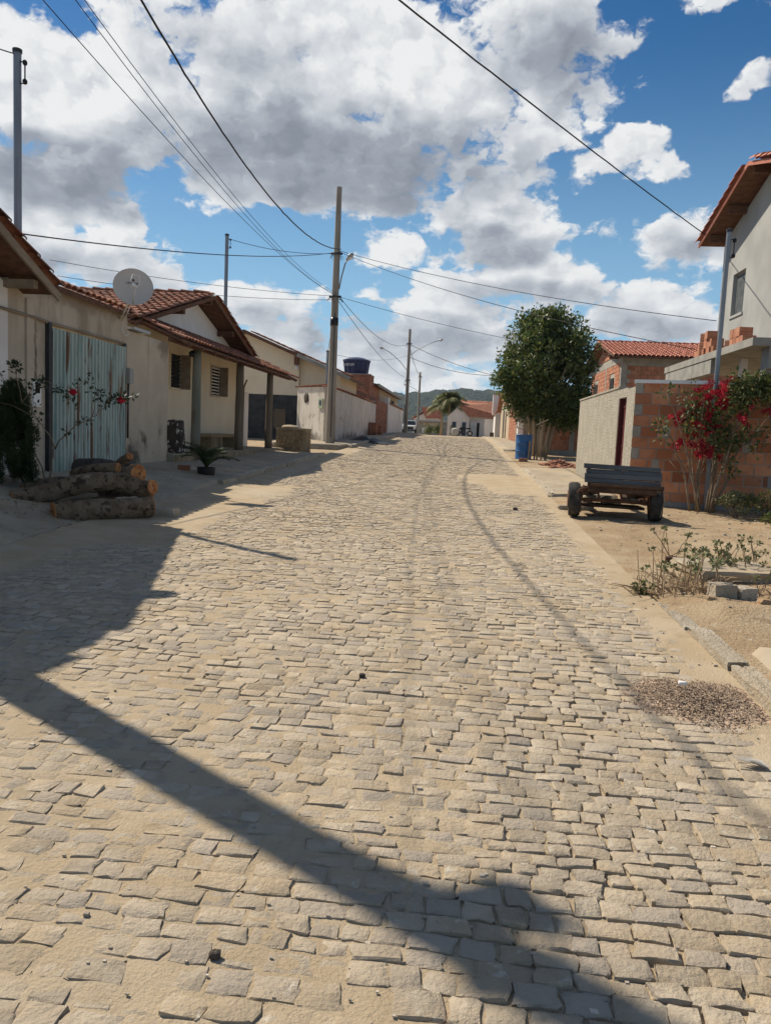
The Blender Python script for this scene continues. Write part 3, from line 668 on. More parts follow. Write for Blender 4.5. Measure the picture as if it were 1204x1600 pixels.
# ------------------------------------------------------------------ gate wall
def gate_wall():
    X = -6.4
    t = thing('gate_wall', 'stained beige plaster wall around the corrugated gate', 'wall', (X, 13, .6))
    mb = MB()
    mb.box(X-.18, X, 10.30, 11.28, .2, 3.55)                 # pier left of the gate
    mb.box(X-.18, X, 11.28, 13.92, 2.97, 3.55)               # lintel
    mb.box(X-.18, X, 13.92, 14.12, .2, 3.55)
    mb.build('wall', 'beige_plaster', t)
    MB().box(X-.18, X-.004, 14.12, 16.15, .2, 3.27).build('wall', 'beige_plaster', t)
    MB().box(X-.17, X+.035, 10.72, 10.92, .2, 3.26).build('pilaster', 'beige_plaster', t)
    MB().tube([(X+.03, 8.9, 3.04), (X+.03, 10.7, 3.02), (X+.06, 10.95, 3.01), (X+.03, 11.3, 3.0), (X+.03, 13.9, 2.995)], .022, 8).build('conduit', 'fascia_wood', t, smooth=True)
    mt = MB(); mt.box(X, X+.06, 10.85, 11.05, 1.72, 2.10); m = mt.build('meter_box', 'white_paint', t)
    MB().box(X+.05, X+.064, 10.89, 11.01, 1.92, 2.06).build('pane', 'glass_dark', m)
    k = MB().box(X, X+.09, 14.05, 14.22, 2.28, 2.56).build('meter_box', 'grey_plaster', t)
    MB().tube([(X+.03, 14.12, 2.28), (X+.03, 14.12, 1.25)], .018, 8).build('conduit', 'dark_metal', t, smooth=True)
    MB().box(X-.25, X+.10, 14.2, 14.95, 3.30, 3.35).build('cement_sheet', 'sheet_metal', t)
    # tiles laid across the top of the wall, their mouths over the street
    co = MB().prism([(X+.10, 10.35, 3.555), (X-.75, 10.35, 3.86), (X-.75, 10.35, 3.80), (X+.10, 10.35, 3.49)], (0, 3.8, 0)).build('coping', 'roof_wood', t)
    tiles(co, (X+.12, 10.35, 3.56), (0, 1, 0), (-.85, 0, .305), 18, 2, 'clay_tile', seed=3)
gate_wall()

def gate():
    X = -6.33
    t = thing('sheet_metal_gate', 'rust streaked pale teal corrugated metal double gate', 'gate', (X, 12.6, .8))
    def leaf(ya, yb, xa, xb, pitch):
        L = math.hypot(yb-ya, xb-xa); d = Vector((xb-xa, yb-ya, 0))/L; n = Vector((d.y, -d.x, 0))
        k = int(L/pitch); prof = []
        for i in range(k):
            s0 = i*L/k; q = L/k
            prof += [(s0, 0), (s0+q*.42, 0), (s0+q*.52, .03), (s0+q*.9, .03)]
        prof.append((L, 0))
        z0, z1 = .66, 2.93; b = Vector((xa, ya, 0)); v = []; f = []
        for (s, h) in prof:
            p = b + d*s + n*h; v += [(p.x, p.y, z0), (p.x, p.y, z1)]
        for i in range(len(prof)-1): f.append((2*i, 2*i+2, 2*i+3, 2*i+1))
        lf = MB().add(v, f).build('gate_leaf', 'gate_paint', t, fix=False)
        for z in (z0+.03, z1-.02): MB().beam((xa-.03, ya, z), (xb-.03, yb, z), .035, .05).build('rail', 'gate_paint', lf)
        MB().beam((xa-.035, ya+.02, z0), (xa-.035, ya+.02, z1), .03, .04, (0, 1, 0)).build('stile', 'dark_metal', lf)
    leaf(11.36, 12.98, X, X, .115); leaf(13.0, 13.88, X-.01, X-.01, .11)
    MB().box(X-.16, X-.005, 11.26, 11.345, .6, 3.0).build('frame', 'dark_metal', t)
    MB().box(X-.16, X-.005, 13.88, 13.95, .6, 3.0).build('frame', 'dark_metal', t)
gate()

def metal_pole(name, label, x, y, z0, z1, w=.09):
    t = thing(name, label, 'pole', (x, y, z0), 'galvanised service poles')
    MB().tube([(x, y, z0), (x, y, z1)], w/2, 10).build('shaft', 'galvanised', t, smooth=True, auto=40)
    MB().lathe([(w*.6, 0), (w*.62, .05), (w*.2, .07)], (x, y, z1), 10).build('cap', 'dark_metal', t)
    b = MB().tube([(x+w*.5, y, z1-.12), (x+w*.5+.06, y, z1-.12), (x+w*.5+.06, y, z1-.42), (x+w*.5, y, z1-.42)], .012, 6).build('bracket', 'dark_metal', t)
    for z in (z1-.14, z1-.40): MB().lathe([(.02, -.03), (.034, -.01), (.034, .02), (.02, .04)], (x+w*.5+.06, y, z), 10).build('insulator', 'black_plastic', b, smooth=True)
    return t
metal_pole('service_pole', 'tall galvanised pole above the white gabled house', -6.72, 11.08, .5, 6.78, .11)
metal_pole('service_pole', 'thin galvanised pole behind the porch house ridge', -8.65, 27.0, .8, 8.2, .13)
dish('satellite_dish', 'round beige satellite dish on the gate wall', (-6.02, 13.5, 3.96), (.42, -.86, .28), .34, (-6.38, 13.75, 3.4), (-6.38, 13.75, 3.42))
dish('satellite_dish', 'satellite dish on the white gabled house, left of the picture, only its shadow seen', (-5.4, 7.76, 3.84), (.42, -.86, .28), .34, (-6.38, 8.0, 3.3), (-6.38, 8.0, 3.3), False)

# ------------------------------------------------------------------ porch house
def porch_house():
    XW, XV, YR, ZR = -7.6, -7.05, 20.95, 5.12
    YS, ZS, YN, ZN = 15.9, 3.70, 25.3, 3.82
    t = thing('porch_house', 'cream house with tiled gable and lean-to porch on wooden posts', 'house', (XW, 20, .8))
    ss, sn = (ZR-ZS)/(YR-YS), (ZR-ZN)/(YN-YR)
    w = MB().prism([(XW, 16.16, .4), (XW, 25.2, .4), (XW, 25.2, ZN-.12), (XW, YR, ZR-.14), (XW, 16.16, ZS-.05)], (-6, 0, 0))
    w.build('wall', 'cream_wall', t)
    g = MB().prism([(XW+.012, 16.4, 3.92), (XW+.012, 24.9, 3.92), (XW+.012, YR, ZR-.16)], (-.05, 0, 0)); g.build('gable', 'white_paint', t)
    rf = MB()
    rf.prism([(XV, YR, ZR), (XV, YS, ZS), (XV, YS, ZS-.06), (XV, YR, ZR-.06)], (-6.6, 0, 0))
    rf.prism([(XV, YR, ZR), (XV, YN, ZN), (XV, YN, ZN-.06), (XV, YR, ZR-.06)], (-6.6, 0, 0))
    roof = rf.build('roof', 'roof_wood', t)
    dv = Vector((0, YR-YS, ZR-ZS)); nv = int(dv.length/.36)
    tiles(roof, (XV-.205*21, YS-.05, ZS-.01), (1, 0, 0), dv, 21, nv, 'clay_tile', seed=21)
    dvn = Vector((0, YR-YN, ZR-ZN))
    tiles(roof, (XV, YN+.05, ZN-.01), (-1, 0, 0), dvn, 6, int(dvn.length/.36), 'clay_tile', seed=22, pieces=False)
    verge_tiles(roof, (XV+.03, YN+.05, ZN), (XV+.03, YR, ZR), 'clay_tile'); verge_tiles(roof, (XV+.03, YS-.05, ZS), (XV+.03, YR, ZR), 'clay_tile')
    ridge_tiles(roof, (XV-4.5, YR, ZR+.01), (XV+.05, YR, ZR+.01), 'clay_tile')
    MB().beam((XV+.02, YN+.05, ZN-.07), (XV+.02, YR, ZR-.07), .04, .10).build('fascia_board', 'roof_wood', t)
    MB().beam((XV+.02, YS-.05, ZS-.07), (XV+.02, YR-.02, ZR-.07), .04, .10).build('fascia_board', 'roof_wood', t)
    for yy in (17.0, 18.9, YR, 23.0, 24.6):
        z = (ZR-ss*(YR-yy) if yy < YR else ZR-sn*(yy-YR)) - .17
        MB().box(XW-.2, XV-.05, yy-.07, yy+.07, z-.08, z+.07).build('purlin_end', 'roof_wood', t)
    # lean-to
    XE, ZE, ZT = -6.12, 3.36, 4.0
    lt = MB().prism([(XE, 16.2, ZE), (XW+.02, 16.2, ZT), (XW+.02, 16.2, ZT-.05), (XE, 16.2, ZE-.05)], (0, 11.5, 0)).build('porch_roof', 'roof_wood', t)
    tiles(lt, (XE+.03, 16.2, ZE), (0, 1, 0), (XW-XE, 0, ZT-ZE), 56, 4, 'clay_tile', seed=31, pv=.385)
    MB().beam((XE-.28, 16.25, ZE+.03), (XE-.28, 27.6, ZE+.03), .1, .13).build('eave_beam', 'roof_wood', t)
    for i in range(13):
        y = 16.6+i*.9; MB().beam((XE+.02, y, ZE-.07), (XW, y, ZT-.09), .06, .07).build('rafter', 'roof_wood', t)
    MB().lathe([(.02, -.10), (.085, -.08), (.09, 0), (.03, .05)], (-6.45, 17.75, ZE-.12), 12).build('porch_lamp', 'black_plastic', t, smooth=True)
    # porch platform: two courses of blocks under a screed
    pl = MB().box(-7.62, -6.26, 16.17, 26.4, .45, .905).build('platform', 'concrete', t)
    gg = random.Random(4); y = 16.2
    while y < 26.2:
        L = .28+.2*gg.random()
        mb = MB(); rock(mb, (-6.245, y+L/2, .80), .045, L/2-.012, .085, y*3, jit=.12, n=2); mb.build('block', 'well_stone', pl, smooth=True, auto=40); y += L
    st = MB().box(-6.255, -5.75, 20.7, 22.9, .5, .72).build('step', 'concrete', t)
    for (y, r, m, name) in ((17.98, .115, 'green_post', 'post'), (21.52, .125, 'post_wood', 'post'), (24.9, .12, 'post_wood', 'post')):
        pts = [(-6.42+.015*nz(y, i), y+.02*nz(i, y), .90+(ZE+.0-.90)*i/6) for i in range(7)]
        MB().tube(pts, [r*(1.05-.03*i+.05*nz(i*2.3, y)) for i in range(7)], 10).build(name, m, t, smooth=True)
    # openings
    def window(y0, y1, z0, z1, kind):
        o = MB()
        o.box(XW-.02, XW+.03, y0-.05, y0, z0-.05, z1+.05); o.box(XW-.02, XW+.03, y1, y1+.05, z0-.05, z1+.05)
        o.box(XW-.02, XW+.028, y0, y1, z1, z1+.05); o.box(XW-.02, XW+.05, y0, y1, z0-.05, z0)
        wn = o.build('window', 'beige_plaster' if kind else 'cream_wall', t)
        MB().box(XW+.004, XW+.014, y0, y1, z0, z1).build('pane', 'glass_dark', wn)
        n = 9
        for i in range(n):
            z = z0+(i+.5)*(z1-z0)/n
            MB().obox((XW+.02, (y0+y1)/2, z), (.8, 0, .6), (0, 1, 0), (-.6, 0, .8), .03, (y1-y0)/2-.01, .005).build('louvre', 'white_paint' if kind else 'dark_metal', wn)
        MB().box(XW+.03, XW+.30, y1+.0, y1+.035, z0-.02, z1+.02).build('shutter', 'fascia_wood', wn)
    window(19.30, 19.95, 2.50, 3.36, 0); window(22.5, 23.2, 2.48, 3.32, 1)
    # end of the house towards the side street
    MB().box(-9.4, XW-.3, 25.25, 26.9, .5, 3.3).build('side_wall', 'pale_green_wall', t)
    MB().box(XW-.29, XW+.02, 25.6, 26.5, .5, 2.75).build('side_wall', 'white_wall', t)
    MB().tube([(XW+.05, 25.75, .85), (XW+.05, 25.78, 2.9), (XW+.2, 25.6, 3.15)], .03, 8).build('pipe', 'post_wood', t, smooth=True)
porch_house()

def bench():
    t = thing('concrete_bench', 'concrete bench in the shade of the porch', 'bench', (-7.2, 22.3, .905))
    MB().box(-7.5, -7.02, 20.9, 23.9, 1.24, 1.33).build('seat', 'well_stone', t)
    for y in (21.3, 23.4): MB().box(-7.44, -7.08, y-.16, y+.16, .906, 1.238).build('leg', 'well_stone', t)
bench()
def block():
    t = MB(); rock(t, (-6.47, 16.85, 1.28), .17, .11, .36, 3.7, ax=Vector((.97, -.2, 0)).normalized(), ay=Vector((.2, .97, .12)).normalized(), az=Vector((-.02, -.12, 1)).normalized(), jit=.10, n=6, rnd=.12)
    o = t.build('mottled_block', 'mottled', smooth=True, auto=60, loc=(-6.47, 16.85, .905)); tag(o, 'dark block with white blotches standing on the porch step', 'block')
block()

def well():
    x0, x1, y0, y1, z0, z1 = -6.55, -5.55, 26.45, 27.5, .72, 1.56
    t = thing('stone_cistern', 'square tan stone cistern with a round lid beyond the porch', 'cistern', ((x0+x1)/2, (y0+y1)/2, z0))
    MB().box(x0, x1, y0, y1, z0-.1, z1).build('core', 'mortar', t)
    g = random.Random(9); mb = MB()
    for k in range(7):
        z = z0 + .02 + k*.12
        for (a0, a1, ax, fixed) in ((x0, x1, 'x', y0), (y0, y1, 'y', x1)):
            p = a0
            while p < a1-.03:
                L = min(.12+.12*g.random(), a1-p)
                c = (p+L/2, fixed, z+.055) if ax == 'x' else (fixed, p+L/2, z+.055)
                m2 = MB(); rock(m2, c, (L/2-.008) if ax == 'x' else .035, .035 if ax == 'x' else (L/2-.008), .052, k*7+p*5, jit=.14, n=2); m2.build('stone', 'well_stone', t, smooth=True, auto=40); p += L
    MB().box(x0-.02, x1+.04, y0-.04, y1+.02, z1, z1+.05).build('top', 'concrete', t)
    MB().lathe([(.30, 0), (.31, .04), (.22, .09), (.02, .11)], (x0+.4, y0+.42, z1+.051), 20).build('lid', 'concrete', t, smooth=True, auto=50)
well()

def cycad():
    c = Vector((-5.02, 14.7, pave_h(-5.02, 14.7)))
    t = thing('potted_cycad', 'dark spiky cycad in a black pot on the pavement', 'plant', c)
    MB().lathe([(.15, -.1), (.17, .05), (.18, .14), (.155, .14)], c, 18, capt=False).build('pot', 'black_plastic', t, smooth=True, auto=40)
    MB().lathe([(.155, .11), (.02, .12)], c, 18, capb=False).build('soil', 'dark_bark', t)
    g = random.Random(2)
    for i in range(26):
        a = 2*math.pi*i/26+g.random()*.3; L = .5+.22*g.random(); el = .95+.55*g.random(); mb = MB(); pts = []
        for k in range(8):
            s = k/7*L; pts.append(c + Vector((math.cos(a)*s*math.cos(el-.5*k/7), math.sin(a)*s*math.cos(el-.5*k/7), .12+s*math.sin(el-.75*k/7))))
        for k in range(7):
            d = (pts[k+1]-pts[k]); sd = Vector((-math.sin(a), math.cos(a), 0)); wd = .085*math.sin(math.pi*(k+.6)/8)
            for sg in (-1, 1):
                for q in (0, .5):
                    b = pts[k]+d*q; mb.add([b, b+d*.28, b+d*.9+sd*sg*wd+Vector((0, 0, .03)), b+d*.62+sd*sg*wd+Vector((0, 0, .03))], [(0, 1, 2, 3)])
        mb.tube(pts, .006, 4); mb.build('frond', 'conifer', t, fix=False)
cycad()
b_ = MB().box(-5.62, -5.40, 14.75, 14.86, pave_h(-5.5, 14.8)-.01, pave_h(-5.5, 14.8)+.10)
tag(b_.build('brick', 'house_brick', loc=(-5.5, 14.8, pave_h(-5.5, 14.8))), 'single red brick lying beside the black plant pot', 'brick')

# ------------------------------------------------------------------ log pile
def log(pts, rads, label, mat='bark', seed=1):
    t = thing('log', label, 'log', tuple(Vector(pts[0])-Vector((0, 0, rads[0]))), 'cut logs piled in front of the gate')
    P = [Vector(p) for p in pts]; n = 14; fine = []; rr = []
    m = (len(P)-1)*4
    for i in range(m+1):
        s = i/m*(len(P)-1); k = min(int(s), len(P)-2); u = s-k
        p0, p1, p2, p3 = P[max(k-1, 0)], P[k], P[k+1], P[min(k+2, len(P)-1)]
        q = .5*((2*p1)+(p2-p0)*u+(2*p0-5*p1+4*p2-p3)*u*u+(3*p1-p0-3*p2+p3)*u**3)
        fine.append(q); rr.append(lerp(rads[k], rads[k+1], u))
    mb = MB().tube(fine, rr, n, caps=False)
    for i, v in enumerate(mb.v):
        c = fine[i//n]; d = Vector(v)-c; k = 1 + .16*nz(v[0]*7+seed, v[1]*7, v[2]*7) + .07*nz(v[0]*25, v[1]*25, v[2]*25+seed)
        mb.v[i] = tuple(c + d*k)
    mb.build('trunk', mat, t, smooth=True)
    for (i, j) in ((0, 1), (m, m-1)):
        c = fine[i]; d = (fine[i]-fine[j]).normalized(); ring = [Vector(mb.v[i*n+k]) for k in range(n)]
        e = MB(); vs = [c + d*.012] + [c+(p-c)*.93+d*.012 for p in ring] + ring
        fs = [(0, 1+k, 1+(k+1) % n) for k in range(n)] + [(1+k, 1+n+k, 1+n+(k+1) % n, 1+(k+1) % n) for k in range(n)]
        ce = e.add(vs, fs).build('cut_end', 'cut_wood', t)
        q = MB(); a = [c+(p-c)*.13+d*.0145+Vector((0, 0, .012)) for p in ring]; q.add([c+d*.015+Vector((0, 0, .012))]+a, [(0, 1+k, 1+(k+1) % n) for k in range(n)]); q.build('heartwood', 'cart_wood', ce)
        for w in range(3):       # drying cracks
            th = seed*1.3+w*2.1+i; k0 = int(th*3) % n; p = ring[k0]; sd = (p-c).cross(d).normalized()
            MB().add([c+(p-c)*.2+d*.0155-sd*.003, c+(p-c)*.2+d*.0155+sd*.003, c+(p-c)*.85+d*.0155+sd*.001, c+(p-c)*.85+d*.0155-sd*.001], [(0, 1, 2, 3)]).build('crack', 'dark_void', ce, fix=False)
log([(-4.92, 8.85, .42), (-4.5, 9.25, .44), (-4.05, 9.70, .46)], [.135, .14, .13], 'thick straight grey log at the front of the pile', seed=2)
log([(-5.62, 9.15, .50), (-5.25, 9.45, .62), (-4.85, 9.72, .74), (-4.5, 9.9, .74), (-4.15, 10.0, .60)], [.12, .13, .135, .13, .115], 'long bowed log arching over the front log', seed=5)
log([(-5.2, 10.35, .72), (-4.8, 10.2, .80), (-4.36, 10.02, .85)], [.115, .125, .135], 'upper log with an orange cut end pointing right', seed=8)
log([(-4.95, 10.2, .58), (-4.5, 10.05, .64), (-4.12, 9.92, .70)], [.10, .10, .10], 'shorter log with an orange end under the upper log', seed=11)
log([(-5.85, 9.75, .56), (-5.55, 9.95, .66), (-5.2, 10.15, .66)], [.10, .11, .10], 'mottled log stub at the left end of the pile', seed=14)
log([(-5.6, 10.75, .86), (-5.2, 10.65, .88), (-4.7, 10.55, .84)], [.13, .13, .12], 'dark thick log at the back of the pile against the gate', 'dark_bark', seed=17)
log([(-4.98, 10.5, .86), (-4.78, 10.42, 1.0), (-4.62, 10.3, 1.08)], [.06, .06, .05], 'pale forked branch stub standing up from the pile', seed=20)
log([(-5.5, 9.35, .36), (-5.1, 9.7, .42), (-4.75, 10.1, .48)], [.075, .08, .07], 'thin log wedged low behind the bowed log', seed=23)
log([(-5.35, 10.15, .80), (-4.95, 9.98, .90), (-4.62, 9.95, .93)], [.07, .075, .07], 'slim log lying across the top of the pile', seed=26)
s_ = MB(); rock(s_, (-4.0, 10.0, pave_h(-4.6, 10)+.02), .2, .12, .06, 3.3, jit=.1)
tag(s_.build('stone_block', 'kerbstone', smooth=True, auto=40, loc=(-4.0, 10.0, .36)), 'flat kerb block beside the right end of the log pile', 'stone')

def chips():
    g = np.random.default_rng(8); n = 1500; V = []
    for i in range(n):
        if i < 700: x, y = -4.9+g.normal()*.55, 9.25+g.normal()*.35
        else: x, y = -6.3+1.9*g.random(), 7.5+10*g.random()
        x = max(min(x, XL-.05), -6.35); z = pave_h(x, y)+.004; a = g.random()*6.28; L = (.006+.022*g.random()**2)*(1 if i < 700 else .8); w = L*(.25+.3*g.random())
        d = np.array((math.cos(a)*L, math.sin(a)*L, (g.random()-.4)*.008)); s = np.array((-math.sin(a)*w, math.cos(a)*w, .004*g.random())); p = np.array((x, y, z+.003*g.random()))
        V += [p-d-s, p+d-s, p+d+s, p-d+s]
    o = link('wood_chips', np_mesh('wood_chips', np.array(V), np.arange(n*4).reshape(n, 4), 'wood_chip')); tag(o, 'chips and dry leaves scattered on the left pavement', 'litter', kind='stuff')
chips()

# ------------------------------------------------------------------ shrubs by the left edge
def conifer():
    c = Vector((-5.98, 9.75, pave_h(-5.98, 9.75)))
    t = thing('conifer_shrub', 'dark upright conifer shrub at the left edge', 'shrub', c)
    MB().tube([c-Vector((0, 0, .05)), c+Vector((0, 0, .9))], [.03, .01], 6).build('stem', 'stem', t)
    g = random.Random(5); C = []; Rr = []
    for i in range(70):
        z = .10+1.15*g.random()**.9; r = (.36*(1-(z/1.3)**2)+.03); a = g.random()*6.28; q = r*g.random()**.5
        C.append((c.x+math.cos(a)*q, c.y+math.sin(a)*q, c.z+z)); Rr.append((.07, .07, .15))
    leaves('foliage', C, Rr, 430, .055, 'conifer', t, 3, up=1.5, aspect=.16, shell=.2)
conifer()
def rose():
    c = Vector((-5.62, 9.95, pave_h(-5.6, 9.95)))
    t = thing('rose_bush', 'straggly rose bush with two red blooms in front of the gate', 'rose bush', c)
    g = random.Random(8); st = MB(); C = []; tips = []
    def br(p, q, r, k=5):
        p, q = Vector(p), Vector(q); pts = [p.lerp(q, i/k)+Vector(((g.random()-.5)*.05, (g.random()-.5)*.05, .08*math.sin(math.pi*i/k)+(g.random()-.5)*.03)) for i in range(k+1)]
        pts[0] = p; st.tube(pts, [r*(1-.6*i/k) for i in range(k+1)], 5); return pts
    hub = Vector((-5.40, 9.75, 1.15)); br(c, hub, .016)
    m1 = br(hub, (-4.78, 9.62, 1.62), .011, 8); m2 = br(m1[-1], (-4.36, 9.6, 1.86), .007, 8); m3 = br(m1[-2], (-4.72, 9.6, 1.95), .006); m4 = br(m1[4], (-5.07, 9.6, 1.90), .006)
    m5 = br(m4[-2], (-4.78, 9.6, 2.17), .004)
    l1 = br(hub, (-5.75, 9.6, 1.75), .010); l2 = br(l1[-1], (-5.9, 9.6, 2.25), .007); l3 = br(l1[-1], (-5.45, 9.6, 2.02), .006); l4 = br(l1[2], (-6.15, 9.5, 1.75), .006); l5 = br(l3[-1], (-5.2, 9.6, 1.75), .004)
    l6 = br(c, (-6.0, 9.6, 1.95), .011); l7 = br(l6[-1], (-6.2, 9.4, 2.15), .005)
    st.build('stems', 'stem', t, smooth=True)
    for pts, n in ((m2, 16), (m3, 6), (m5, 4), (l2, 10), (l3, 12), (l1, 4), (m4, 5), (l7, 8), (l5, 5), (l6, 7), (m1, 4)):
        for i in range(n):
            p = pts[min(int(g.random()*len(pts)*.7+len(pts)*.3), len(pts)-1)]; C.append(tuple(p+Vector(((g.random()-.5)*.12, (g.random()-.5)*.1, (g.random()-.5)*.08))))
    leaves('foliage', C, [(.05, .05, .035)]*len(C), 7, .055, 'rose_leaf', t, 6, up=.1, aspect=.55, shell=.1)
    for i, p in enumerate(((-5.065, 9.58, 1.90), (-4.415, 9.58, 1.82))):
        mb = MB(); p = Vector(p); k = 0
        for ring, (rr, zz, nn) in enumerate(((.012, .03, 4), (.028, .022, 6), (.045, .0, 8))):
            for j in range(nn):
                a = 2*math.pi*j/nn+ring; d = Vector((math.cos(a), math.sin(a), 0)); s = Vector((-math.sin(a), math.cos(a), 0)); b = p + d*rr*.4+Vector((0, 0, zz-.03))
                mb.add([b-s*.012, b+s*.012, b+d*rr*.8+s*.026+Vector((0, 0, .035)), b+d*(rr*1.0)+Vector((0, 0, .05)), b+d*rr*.8-s*.026+Vector((0, 0, .035))], [(0, 1, 2, 3, 4)])
        mb.build('bloom', 'rose', t, fix=False)
rose()

# ------------------------------------------------------------------ utility poles
def utility_pole(label, x, y, z0, top, r0, r1, lamps, band=None, arms=()):
    t = thing('utility_pole', label, 'utility pole', (x, y, z0), 'concrete utility poles along the left kerb')
    pts = [(x, y, z0-.1+(top-z0+.1)*i/8) for i in range(9)]
    MB().tube(pts, [lerp(r0, r1, i/8) for i in range(9)], 14).build('shaft', 'pole_concrete', t, smooth=True, auto=40)
    rad = lambda z: lerp(r0, r1, (z-z0)/(top-z0))
    if band: MB().lathe([(rad(band)+.012, -.16), (rad(band)+.016, 0), (rad(band)+.01, .16)], (x, y, band), 14).build('black_band', 'black_plastic', t, smooth=True)
    for z in arms:
        MB().lathe([(rad(z)+.012, -.03), (rad(z)+.012, .03)], (x, y, z), 14).build('clamp', 'dark_metal', t)
        for s in (-1, 1):
            MB().lathe([(.03, -.05), (.05, -.02), (.05, .02), (.03, .05)], (x+s*(rad(z)+.06), y-.03, z), 10).build('insulator', 'dark_metal', t, smooth=True)
        g = random.Random(int(z*10)); lp = MB()
        for k in range(4):            # slack loops of service cable
            a = g.random()*6.28; d = Vector((math.cos(a), math.sin(a), 0)); b = Vector((x, y, z))+d*(rad(z)+.02); q = .15+.25*g.random()
            lp.tube([b, b+d*.10+Vector((0, 0, -q*.4)), b+d*.13+Vector((-d.y*.12, d.x*.12, -q)), b+d*.05+Vector((-d.y*.2, d.x*.2, -q*.5)), Vector((x, y, z-.05))+Vector((-d.y, d.x, 0))*(rad(z)+.02)], .009, 5)
        lp.build('cable_loops', 'black_cable', t, smooth=True)
    if arms:
        z = arms[-1]-.5
        MB().tube([(x+.05, y-rad(z)-.02, z-.17), (x+.06, y-rad(z0+1)-.02, z0+.3)], .016, 6).build('conduit', 'dark_metal', t)
    for (dx, dy, za, zb) in lamps:
        e = Vector((x+dx, y+dy, zb)); b = Vector((x+(rad(za) if dx > 0 else -rad(za)), y, za))
        a = MB().tube([b, b.lerp(e, .3)+Vector((0, 0, .12*(zb-za))), b.lerp(e, .75)+Vector((0, 0, .10*(zb-za))), e], .028, 8).build('lamp_arm', 'galvanised', t, smooth=True)
        d = (e-b).normalized(); d = Vector((d.x, d.y, .25)).normalized()
        s, q, u = frame_from(d)
        mb = MB(); mb.lathe([(.02, -.04), (.06, .0), (.12, .14), (.13, .24), (.09, .34), (.02, .38)], e, 14, s, u*.75, q); mb.build('lamp_head', 'sheet_metal', t, smooth=True)
        MB().lathe([(.10, 0), (.085, -.05), (.03, -.08)], e+q*.2-u*.06, 12).build('lens', 'white_plastic', t, smooth=True)
    return t
utility_pole('tall weathered concrete pole with black band and lamp at the white wall corner', -5.54, 31.56, 1.02, 11.3, .20, .105, [(.42, -.05, 7.3, 8.45)], 6.0, (8.7, 7.0))
utility_pole('near concrete pole with lamp, left of the picture, seen by its shadow', -4.9, 5.57, .28, 10.4, .17, .10, [(.16, .06, 5.7, 6.35)], None, (8.2, 6.9))
utility_pole('distant concrete pole with two lamp arms by the parked pickup', -5.32, 69, 1.62, 10.85, .19, .11, [(2.6, -.4, 8.6, 9.9), (-2.2, -.6, 7.3, 9.0)], None, (9.6, 6.4))
utility_pole('farthest dark pole behind the pickup', -5.95, 97, 1.62, 9.4, .17, .11, [(-1.6, -.3, 7.0, 7.7)], None, (8.9,))

# ------------------------------------------------------------------ corner wall with the pole, and the yards behind
def white_corner_wall():
    t = thing('corner_wall', 'weathered white yard wall with tile coping behind the tall pole', 'wall', (-5.9, 33.2, 1.05))
    X = -5.9
    a, b = Vector((-7.85, 35.6, 0)), Vector((X, 33.0, 0)); d = (b-a).normalized(); n = Vector((d.y, -d.x, 0))
    MB().prism([(a.x, a.y, .9), (b.x, b.y, .9), (b.x, b.y, 3.47), (a.x, a.y, 3.52)], -n*.2).build('front_panel', 'old_white_wall', t)
    MB().box(X-.2, X-.004, 33.02, 50.6, .9, 3.46).build('street_panel', 'old_white_wall', t)
    e = a.lerp(b, .78) + n*.02
    m = MB().beam((e-d*.2+Vector((0, 0, 2.75)))[:], (e+d*.2+Vector((0, 0, 2.75)))[:], .08, .42).build('meter_box', 'pale_green_wall', t)
    MB().beam((e-d*.1+n*.045+Vector((0, 0, 2.78)))[:], (e+d*.1+n*.045+Vector((0, 0, 2.78)))[:], .012, .2).build('pane', 'glass_dark', m)
    h = a.lerp(b, .30)+n*.005; mb = MB(); rock(mb, (h.x, h.y, 3.02), .2, .05, .19, 2.2, ax=d, ay=n, jit=.35, n=4, rnd=.8); mb.build('broken_patch', 'dark_bark', t, smooth=True)
    g = random.Random(3)
    k = int((b-a).length/.22)
    for i in range(k+1):
        p = a.lerp(b, i/k)+n*.1; MB
        link('coping_tile', tile_mesh('clay_tile'), t, (p.x, p.y, 3.50), Matrix((d, -n, Vector((0, 0, 1)))).transposed().to_euler())
    for i in range(80):
        y = 33.1+i*.22
        if g.random() < .12: continue
        link('coping_tile', tile_mesh('clay_tile'), t, (X+.1, y, 3.455), Matrix((Vector((0, 1, 0)), Vector((-1, 0, 0)), Vector((0, 0, 1)))).transposed().to_euler())
white_corner_wall()

